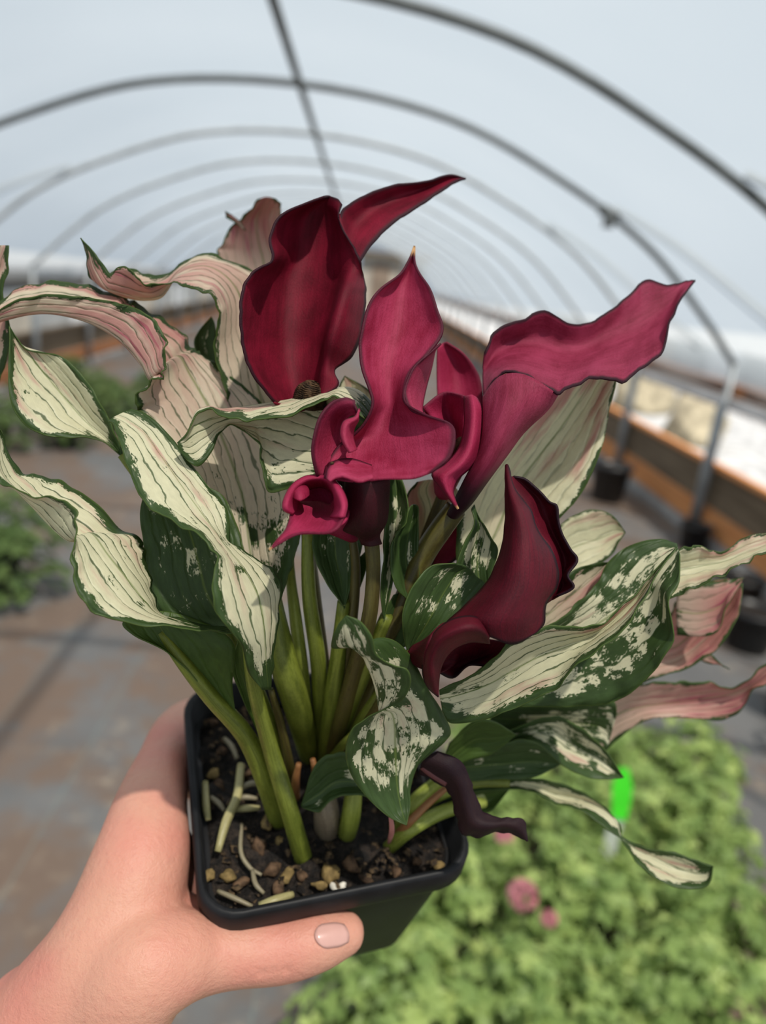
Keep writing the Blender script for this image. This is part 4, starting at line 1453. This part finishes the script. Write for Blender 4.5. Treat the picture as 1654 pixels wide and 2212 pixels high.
s.patch([
    [(777, 882, 277), (774, 890, 275), (768, 897, 279)],
    [(765, 900, 274), (770, 905, 274), (773, 907, 280)],
    [(743, 910, 272), (750, 918, 271), (764, 925, 281)],
    [(735, 932, 271), (746, 938, 270), (762, 945, 281)],
    [(740, 955, 270), (750, 958, 269), (766, 960, 281)],
    [(754, 978, 269), (760, 977, 269), (770, 972, 278)]], 'L', 0, seed=7.5, vr=(0, .9))
s.patch([
    [(952, 742, 289), (948, 746, 294), (944, 744, 297)],
    [(925, 765, 287), (932, 764, 294), (938, 762, 301)],
    [(896, 790, 285), (915, 792, 292), (931, 795, 303)],
    [(880, 820, 284), (902, 822, 291), (922, 828, 303)],
    [(873, 850, 283), (896, 852, 290), (915, 858, 301)],
    [(886, 884, 281), (902, 882, 288), (911, 884, 296)],
    [(915, 897, 277), (914, 896, 284), (913, 895, 290)]], 'L', 0, seed=8.0, vr=(0, .9))
s.patch([
    [(704, 1034, 267), (712, 1040, 265)], [(709, 1010, 270), (726, 1032, 265)], [(727, 995, 273), (746, 1031, 264)],
    [(760, 992, 277), (775, 1041, 263)], [(802, 1006, 279), (806, 1033, 263)]], 'L', 0, seed=8.5, vr=(0, .9))
f2 = s.build('flower', F_CRIM, calla, .7)
f2['label'] = 'central crimson flower with upright pointed blade'
s = Sheet()
s.patch([
    [(745, 1036, 276), (790, 1040, 268), (838, 1034, 276), (830, 1028, 292), (790, 1022, 298), (750, 1028, 292)],
    [(742, 1080, 280), (790, 1088, 270), (837, 1078, 279), (825, 1075, 293), (790, 1072, 298), (752, 1075, 293)],
    [(736, 1138, 284), (788, 1145, 276), (833, 1126, 283), (820, 1125, 294), (790, 1125, 298), (758, 1128, 295)],
    [(772, 1158, 287), (795, 1164, 284), (818, 1155, 287), (812, 1155, 294), (795, 1155, 296), (780, 1156, 294)],
    [(783, 1176, 288), (803, 1180, 285), (822, 1176, 288), (818, 1176, 294), (803, 1176, 296), (788, 1176, 294)]], '', 0, close=True, seed=9.0)
s.build('spathe_tube', F_TUBE, f2, .7)
spadix((745, 1040, 284), (716, 1000, 270), .0018, f2)
stalk([(802, 1165, 291), (806, 1240, 294), (796, 1340, 298), (765, 1450, 304), (735, 1560, 310)], [17, 16, 17, 18, 18, 18], BST, (705, 1650), 'flower_stalk', f2)

# small flower, lower left
s = Sheet()
s.patch([
    [(640, 1085, 280), (660, 1085, 286), (690, 1085, 289), (712, 1090, 285), (722, 1080, 277)],
    [(628, 1105, 270), (655, 1106, 277), (690, 1110, 280), (720, 1112, 275), (744, 1090, 263)],
    [(625, 1121, 266), (650, 1128, 269), (680, 1133, 270), (706, 1133, 266), (739, 1125, 258)],
    [(618, 1140, 263), (640, 1143, 264), (662, 1146, 264), (690, 1149, 261), (714, 1150, 256)],
    [(605, 1159, 261), (612, 1158, 261), (622, 1157, 261), (635, 1155, 260), (652, 1151, 258)],
    [(592, 1173, 259), (595, 1174, 259), (599, 1175, 259), (603, 1174, 259), (608, 1170, 258)], T(581, 1187, 257)], 'LR', .05, 9, seed=10.0)
s.patch([
    [(628, 1110, 267), (634, 1108, 268), (640, 1100, 276)],
    [(612, 1100, 265), (622, 1098, 265), (645, 1085, 280)],
    [(614, 1078, 267), (624, 1078, 266), (648, 1070, 283)],
    [(630, 1049, 272), (638, 1054, 271), (664, 1058, 287)],
    [(658, 1030, 276), (664, 1038, 275), (688, 1052, 290)],
    [(692, 1027, 277), (696, 1036, 276), (708, 1056, 289)],
    [(714, 1030, 272), (714, 1044, 270), (722, 1072, 282)],
    [(736, 1053, 266), (728, 1066, 264), (722, 1088, 278)],
    [(749, 1085, 262), (738, 1095, 260), (720, 1104, 277)],
    [(745, 1118, 259), (732, 1118, 259), (712, 1118, 274)]], 'L', 0, seed=11.0, vr=(0, .9))
s.patch([
    [(632, 1072, 272), (648, 1082, 266), (666, 1070, 272), (650, 1066, 280)],
    [(632, 1060, 274), (648, 1064, 268), (665, 1058, 274), (650, 1056, 282)],
    [(638, 1050, 277), (649, 1050, 274), (660, 1050, 277), (650, 1049, 282)]], '', 0, close=True, seed=12.0, vr=(0, .9))
s.patch([
    [(640, 1060, 290), (690, 1040, 296), (745, 1070, 284), (748, 1120, 272), (700, 1145, 270), (650, 1130, 276)],
    [(680, 1090, 298), (715, 1075, 302), (752, 1095, 294), (755, 1130, 286), (725, 1150, 284), (690, 1140, 288)],
    [(745, 1150, 300), (758, 1145, 303), (772, 1150, 300), (772, 1165, 296), (760, 1170, 295), (748, 1165, 297)]], '', 0, close=True, seed=12.5, vr=(0, .9))
f3 = s.build('flower', F_PINK, calla, .7)
f3['label'] = 'small rosy flower with pointed lip at lower left of the cluster'
stalk([(760, 1155, 300), (768, 1240, 304), (755, 1380, 310), (735, 1520, 315)], [9, 11, 13, 14, 14], BST, (712, 1655), 'flower_stalk', f3)

# right flower
s = Sheet()
s.patch([
    [(1045, 858, 292), (1043, 830, 300), (1043, 800, 308), (1047, 762, 306)],
    [(1075, 816, 290), (1070, 790, 304), (1070, 760, 314), (1073, 712, 308)],
    [(1112, 804, 288), (1110, 775, 306), (1115, 740, 318), (1125, 692, 310)],
    [(1165, 830, 286), (1160, 780, 308), (1165, 735, 320), (1177, 671, 313)],
    [(1203, 849, 285), (1207, 795, 309), (1215, 750, 322), (1225, 697, 317)],
    [(1237, 834, 288), (1250, 790, 311), (1260, 750, 324), (1268, 698, 321)],
    [(1290, 816, 293), (1300, 775, 314), (1305, 730, 326), (1315, 672, 325)],
    [(1345, 825, 297), (1350, 760, 317), (1352, 710, 328), (1360, 635, 329)],
    [(1385, 795, 302), (1390, 740, 320), (1393, 690, 330), (1393, 605, 332)],
    [(1427, 765, 308), (1425, 715, 322), (1428, 670, 331), (1438, 615, 333)],
    [(1444, 705, 314), (1448, 680, 324), (1452, 655, 331), (1462, 613, 334)],
    [(1467, 652, 322), (1472, 638, 328), (1477, 625, 332), (1484, 607, 335)], T(1501, 606, 336)], 'LR', .35, 9, seed=13.0)
s.patch([
    [(1044, 860, 294), (1080, 814, 287), (1135, 811, 285), (1203, 850, 287), (1180, 840, 312), (1090, 830, 315)],
    [(1044, 892, 290), (1082, 866, 281), (1128, 870, 280), (1180, 886, 292), (1160, 880, 312), (1090, 875, 312)],
    [(1042, 940, 288), (1066, 932, 279), (1097, 937, 280), (1130, 935, 293), (1115, 930, 308), (1075, 930, 308)],
    [(1030, 985, 288), (1048, 987, 280), (1072, 992, 282), (1095, 982, 293), (1085, 978, 305), (1050, 975, 304)],
    [(1002, 1040, 290), (1016, 1046, 284), (1036, 1050, 286), (1052, 1040, 294), (1042, 1035, 303), (1018, 1032, 302)],
    [(982, 1080, 293), (992, 1090, 289), (1008, 1093, 290), (1022, 1082, 296), (1015, 1076, 303), (996, 1074, 302)],
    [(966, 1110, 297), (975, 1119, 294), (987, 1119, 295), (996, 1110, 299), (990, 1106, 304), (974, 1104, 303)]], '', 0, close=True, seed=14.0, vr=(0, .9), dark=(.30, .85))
f4 = s.build('flower', F_ROSE, calla, .7)
f4['label'] = 'large crimson flower flaring out to the right'
stalk([(985, 1098, 299), (950, 1145, 301), (912, 1205, 304), (870, 1300, 306), (800, 1450, 309)], [24, 25, 24, 22, 20, 20], BST, (725, 1640), 'flower_stalk', f4)

# dark flower, lower right
s = Sheet()
s.patch([
    [(1092, 1006, 283), (1094, 1004, 283), (1096, 1006, 283), (1099, 1014, 283)],
    [(1092, 1060, 280), (1099, 1058, 276), (1105, 1056, 276), (1110, 1056, 279)],
    [(1092, 1110, 279), (1108, 1105, 272), (1125, 1100, 271), (1143, 1100, 278)],
    [(1089, 1155, 279), (1112, 1152, 270), (1140, 1148, 269), (1161, 1147, 278)],
    [(1074, 1214, 280), (1105, 1210, 268), (1150, 1205, 267), (1199, 1208, 279)],
    [(1045, 1267, 281), (1090, 1265, 267), (1150, 1258, 266), (1203, 1262, 280)],
    [(1004, 1308, 281), (1065, 1310, 266), (1130, 1310, 265), (1177, 1308, 276)],
    [(965, 1346, 280), (1045, 1345, 265), (1115, 1350, 264), (1175, 1345, 273)],
    [(985, 1345, 277), (1060, 1375, 265), (1108, 1391, 265), (1158, 1366, 270)]], 'RT', .1, 10, seed=15.0)
s.patch([
    [(1058, 1366, 269), (1056, 1377, 265), (1058, 1389, 271)],
    [(1036, 1338, 268), (1035, 1360, 261), (1040, 1387, 270)],
    [(1006, 1332, 268), (1005, 1358, 259), (1015, 1386, 269)],
    [(970, 1342, 269), (970, 1370, 259), (985, 1397, 268)],
    [(937, 1369, 270), (945, 1390, 260), (965, 1415, 268)],
    [(916, 1410, 271), (930, 1425, 261), (952, 1440, 268)],
    [(914, 1457, 270), (930, 1462, 262), (947, 1467, 267)],
    [(925, 1485, 268), (935, 1486, 264), (946, 1487, 266)], T(946, 1504, 266)], 'L', 0, seed=16.0)
s.patch([
    [(940, 1405, 285), (1010, 1378, 290), (1060, 1383, 290), (1112, 1387, 280)],
    [(945, 1435, 288), (990, 1430, 296), (1040, 1420, 296), (1080, 1412, 284)],
    [(948, 1453, 284), (978, 1465, 288), (1012, 1437, 289), (1055, 1443, 286)]], 'T', 0, seed=17.0)
s.patch([
    [(1098, 1030, 286), (1106, 1030, 288), (1112, 1029, 288)],
    [(1108, 1055, 284), (1125, 1045, 290), (1140, 1038, 288)],
    [(1135, 1090, 284), (1160, 1075, 292), (1186, 1083, 287)],
    [(1145, 1120, 284), (1175, 1110, 293), (1203, 1095, 287)],
    [(1160, 1150, 284), (1190, 1145, 294), (1210, 1145, 287)],
    [(1185, 1180, 284), (1210, 1185, 294), (1234, 1189, 286)],
    [(1195, 1215, 285), (1220, 1215, 293), (1247, 1212, 285)],
    [(1200, 1245, 286), (1215, 1245, 292), (1226, 1243, 284)],
    [(1195, 1275, 286), (1215, 1270, 291), (1239, 1269, 283)],
    [(1177, 1304, 286), (1190, 1296, 289), (1205, 1287, 285)]], 'R', .1, 8, seed=18.0)
s.patch([
    [(963, 1346, 280), (930, 1380, 268), (918, 1440, 268), (945, 1455, 282), (985, 1430, 292), (990, 1380, 292)],
    [(925, 1378, 284), (905, 1400, 276), (905, 1435, 276), (920, 1445, 284), (940, 1430, 290), (945, 1395, 290)],
    [(893, 1395, 286), (882, 1410, 282), (882, 1428, 282), (890, 1435, 286), (900, 1425, 290), (904, 1405, 290)]], '', 0, close=True, seed=18.5)
f5 = s.build('flower', F_DARK, calla, .7)
f5['label'] = 'dark maroon flower with black rim at lower right of the cluster'
stalk([(890, 1415, 286), (850, 1480, 290), (800, 1560, 296), (760, 1620, 302)], [15, 16, 16, 17, 17], BST, (735, 1675), 'flower_stalk', f5)

# flower between the central and the right one
s = Sheet()
s.patch([
    [(912, 880, 298), (958, 848, 303), (1004, 855, 297)], [(930, 900, 300), (965, 890, 309), (1005, 895, 300)],
    [(950, 925, 300), (980, 935, 311), (1003, 930, 300)], [(960, 970, 296), (980, 980, 307), (996, 960, 298)]], 'B', 0, seed=19.0, vr=(0, .9))
s.patch([
    [(1003, 856, 296), (1018, 854, 291), (1030, 861, 293)], [(1004, 890, 295), (1022, 888, 285), (1043, 890, 291)],
    [(1002, 930, 293), (1020, 930, 281), (1044, 932, 290)], [(990, 970, 290), (1010, 975, 279), (1037, 976, 288)],
    [(960, 1005, 285), (990, 1005, 277), (1017, 1008, 286)], [(933, 1024, 281), (962, 1030, 276), (989, 1034, 284)],
    [(950, 1050, 279), (965, 1055, 276), (978, 1060, 281)], [(969, 1075, 278), (976, 1078, 276), (982, 1080, 279)], T(989, 1099, 277)], 'LR', 0, seed=20.0)
s.patch([
    [(915, 885, 300), (960, 870, 312), (1005, 870, 312), (1040, 900, 296), (1010, 1000, 285), (945, 1010, 288)],
    [(930, 960, 306), (965, 950, 316), (1000, 950, 316), (1015, 980, 306), (990, 1030, 298), (945, 1030, 298)],
    [(940, 1060, 314), (955, 1055, 318), (970, 1058, 318), (975, 1068, 314), (965, 1078, 311), (948, 1075, 311)]], '', 0, close=True, seed=20.5, vr=(0, .9))
f6 = s.build('flower', F_PINK, calla, .7)
f6['label'] = 'half-hidden rosy flower with drooping tip between central and right flowers'
spadix((992, 975, 297), (997, 945, 294), .0022, f6)
stalk([(957, 1066, 315), (925, 1150, 318), (880, 1280, 320), (810, 1440, 322)], [12, 13, 14, 15, 15], BST, (730, 1635), 'flower_stalk', f6)

s = Sheet()
s.patch([
    [(945, 752, 330), (955, 742, 332), (965, 739, 331)], [(944, 780, 330), (975, 775, 335), (1002, 765, 331)],
    [(944, 815, 330), (985, 810, 336), (1029, 802, 331)], [(945, 850, 330), (990, 850, 335), (1042, 845, 331)],
    [(950, 900, 330), (990, 900, 334), (1040, 900, 331)], [(975, 960, 330), (990, 960, 333), (1005, 960, 331)]], 'R', 0, seed=21.0, vr=(0, .9))
f7 = s.build('flower', F_PINK, calla, .7)
f7['label'] = 'crimson bud behind, between central and right flowers'
stalk([(990, 955, 332), (960, 1100, 332), (900, 1280, 330), (820, 1450, 330)], [10, 11, 12, 13, 13], BST, (735, 1625), 'flower_stalk', f7)
s = Sheet()
s.patch([
    [(960, 1130, 330), (985, 1125, 333), (1002, 1125, 331)], [(935, 1165, 328), (970, 1160, 334), (1009, 1165, 330)],
    [(905, 1215, 326), (950, 1205, 332), (988, 1205, 328)], [(908, 1242, 326), (930, 1236, 328), (955, 1226, 327)]], 'LR', 0, seed=22.0, vr=(0, .9))
f8 = s.build('flower', F_ROSE, calla, .7)
f8['label'] = 'shaded red flower deep among the leaves at centre'
s = Sheet()
s.patch([
    [(905, 1668, 278), (915, 1640, 274), (945, 1622, 276)],
    [(945, 1690, 276), (960, 1660, 270), (990, 1640, 273)],
    [(972, 1712, 274), (990, 1690, 268), (1008, 1668, 272)],
    [(984, 1755, 273), (1005, 1730, 267), (1022, 1708, 271)],
    [(1000, 1800, 272), (1022, 1775, 266), (1042, 1752, 270)],
    [(1035, 1806, 271), (1055, 1785, 266), (1072, 1766, 269)],
    [(1075, 1795, 271), (1090, 1782, 267), (1105, 1768, 269)],
    [(1110, 1802, 271), (1120, 1790, 268), (1130, 1772, 270)], T(1138, 1816, 271)], 'LR', .35, 7, seed=23.0)
f9 = s.build('flower', F_DEAD, calla, .9)
f9['label'] = 'withered black flower hanging over the pot edge'
stalk([(912, 1655, 276), (935, 1672, 275), (965, 1690, 273)], [8, 9, 9], stem_mat('dull_pink_stalk', (0.10, 0.03, 0.03), (0.20, 0.06, 0.06)), None, 'flower_stalk', f9)

# ------------------------------------------------------------------ the hand that holds the pot
def skin_mat():
    t = NT('skin')
    o = t.obj()
    n = t.noise(o, 22, 3, .5); n2 = t.noise(o, 420, 3, .6); n3 = t.noise(o, 1400, 2, .6)
    c = t.mix(t.step(n, .35, .68), (0.60, 0.300, 0.210), (0.59, 0.225, 0.170))
    c = t.mix(t.math('MULTIPLY', t.step(n2, .5, .75), .25), c, (0.50, 0.18, 0.135))
    nm = t.bump(t.math('ADD', n2, t.math('MULTIPLY', n3, .5)), .45, .0010)
    return t.done(t.pbr(c, .50, .40, nm, Subsurface_Weight=.22, Subsurface_Radius=(.006, .0022, .0012), Subsurface_Scale=1.0))


SKIN = skin_mat()
bmh = bmesh.new()


def blob(chain, seg=16):
    """closed tapering limb through (px,py,mm,radius mm)"""
    A = [P(c[0], c[1], c[2]) for c in chain]; R = [c[3] * .001 for c in chain]
    v, f, _ = tube(A, R, 18, 6)
    vs = [bmh.verts.new(Vector(q)) for q in v]
    for g in f:
        try: bmh.faces.new([vs[k] for k in g])
        except ValueError: pass
    for e in (0, -1):
        bmesh.ops.create_icosphere(bmh, subdivisions=3, radius=R[e] * 1.0, matrix=Matrix.Translation(Vector(A[e])))


blob([(130, 2200, 276, 24), (215, 2085, 276, 22), (268, 1975, 283, 20.5), (306, 1850, 293, 18.5), (326, 1738, 312, 14.8), (355, 1652, 338, 12.6), (382, 1582, 364, 11.4), (425, 1552, 390, 10.6), (510, 1555, 404, 9.5), (585, 1575, 410, 8)])
blob([(230, 2190, 272, 21), (305, 2100, 268, 19.5), (375, 2070, 272, 16.8), (445, 2060, 278, 13.7), (520, 2056, 281, 12.1), (600, 2052, 284, 11.8), (660, 2040, 285, 11.1), (712, 2024, 288, 10.1), (742, 2016, 290, 8.4)])
blob([(295, 1990, 294, 16.5), (345, 1905, 302, 13.5), (360, 1830, 310, 11)])
blob([(325, 2030, 284, 17.5), (388, 2005, 288, 12.5), (418, 1998, 290, 10.5)])
blob([(-1300, 4700, 300, 46), (-700, 3600, 300, 42), (-330, 2950, 294, 37), (-120, 2560, 288, 32), (-10, 2370, 283, 29), (90, 2240, 279, 26)])
blob([(-120, 2620, 288, 31), (20, 2420, 282, 28), (110, 2310, 278, 26), (190, 2220, 274, 23)])
blob([(230, 2000, 305, 17), (265, 1880, 322, 14.5), (300, 1800, 350, 12), (370, 1700, 392, 10.5), (470, 1660, 420, 9.5), (560, 1680, 432, 8)])
blob([(215, 2060, 305, 17), (255, 1970, 325, 14), (310, 1900, 360, 11.5), (400, 1890, 398, 10.3), (490, 1900, 412, 9.2), (560, 1915, 415, 8)])
blob([(205, 2110, 302, 16), (250, 2050, 325, 12.5), (320, 2000, 362, 10), (400, 1985, 392, 9), (480, 1985, 402, 8)])
me = bpy.data.meshes.new('hand_raw'); bmh.to_mesh(me); bmh.free()
tmp = bpy.data.objects.new('hand_raw', me); COL.objects.link(tmp)
m = tmp.modifiers.new('r', 'REMESH'); m.mode = 'VOXEL'; m.voxel_size = .0016; m.use_smooth_shade = True
m = tmp.modifiers.new('s', 'SMOOTH'); m.factor = .5; m.iterations = 16
dg = bpy.context.evaluated_depsgraph_get()
me2 = bpy.data.meshes.new_from_object(tmp.evaluated_get(dg))
bpy.data.objects.remove(tmp)
co = np.empty(len(me2.vertices) * 3, dtype=np.float32); me2.vertices.foreach_get('co', co); co = co.reshape(-1, 3)
nr = np.empty(len(me2.vertices) * 3, dtype=np.float32); me2.vertices.foreach_get('normal', nr); nr = nr.reshape(-1, 3)
# skin creases across the thumb joint and knuckle
def crease(a, b, depth, width):
    A, B = P(*a), P(*b)
    d = (B - A); L = np.linalg.norm(d); d /= L
    r = co - A; t = np.clip(r @ d, 0, L)
    near = r - t[:, None] * d
    view = ray(*a[:2]); view = view / np.linalg.norm(view)
    near = near - (near @ view)[:, None] * view
    dist = np.linalg.norm(near, axis=1)
    front = (nr @ view) < .2
    return -nr * (depth * np.exp(-(dist / width) ** 2) * front)[:, None]
add = crease((575, 2000, 262), (566, 2105, 262), .0013, .0010) + crease((612, 1996, 262), (618, 2100, 262), .0012, .0010) + crease((594, 2000, 262), (592, 2100, 262), .0008, .0009)
co = co + add
me2.vertices.foreach_set('co', co.astype(np.float32).ravel())
me2.materials.clear(); me2.materials.append(SKIN)
me2.polygons.foreach_set('use_smooth', [True] * len(me2.polygons))
me2.name = 'person'
hand = bpy.data.objects.new('person', me2); COL.objects.link(hand)
tag(hand, 'bare left hand and wrist gripping the black pot, thumb across its front', 'person')
# thumbnail laid on the thumb surface
from mathutils.bvhtree import BVHTree
bvh = BVHTree.FromPolygons([Vector(c) for c in co], [tuple(p.vertices) for p in me2.polygons])


def onhand(px, py, up):
    r = Vector(ray(px, py)).normalized()
    h, n, i, d = bvh.ray_cast(Vector(CC), r)
    if h is None: return None
    return np.array(h - r * up)


NAIL = plain('pale_pink_nail', (0.60, 0.34, 0.29), .22, .5, .06, 60)
rowsn = []
v = []; f = []
nr_, nc_ = 9, 9
for j in range(nr_):
    for i in range(nc_):
        a = -1 + 2 * i / (nc_ - 1); b = j / (nr_ - 1)
        # nail runs from its moon (left) to the free edge near the tip (right)
        wv = 27 * (1 - .25 * max(0, b - .7) / .3) * (1 - .35 * max(0, .18 - b) / .18)
        x = 686 + 62 * b + a * wv * .22 + (1 - a * a) * (6 if b > .5 else -6) * abs(b - .5) * 2
        y = 2024 - 8 * b + a * wv
        p = onhand(x, y, .0005 + .0004 * (1 - a * a))
        v.append(p if p is not None else P(x, y, 262))
for j in range(nr_ - 1):
    for i in range(nc_ - 1): f.append((j * nc_ + i, j * nc_ + i + 1, (j + 1) * nc_ + i + 1, (j + 1) * nc_ + i))
nail = mesh_obj('thumbnail', v, f, NAIL, hand)
mm = nail.modifiers.new('t', 'SOLIDIFY'); mm.thickness = .0006
nail['label'] = 'pale pink thumbnail'
bpy.context.view_layer.update()
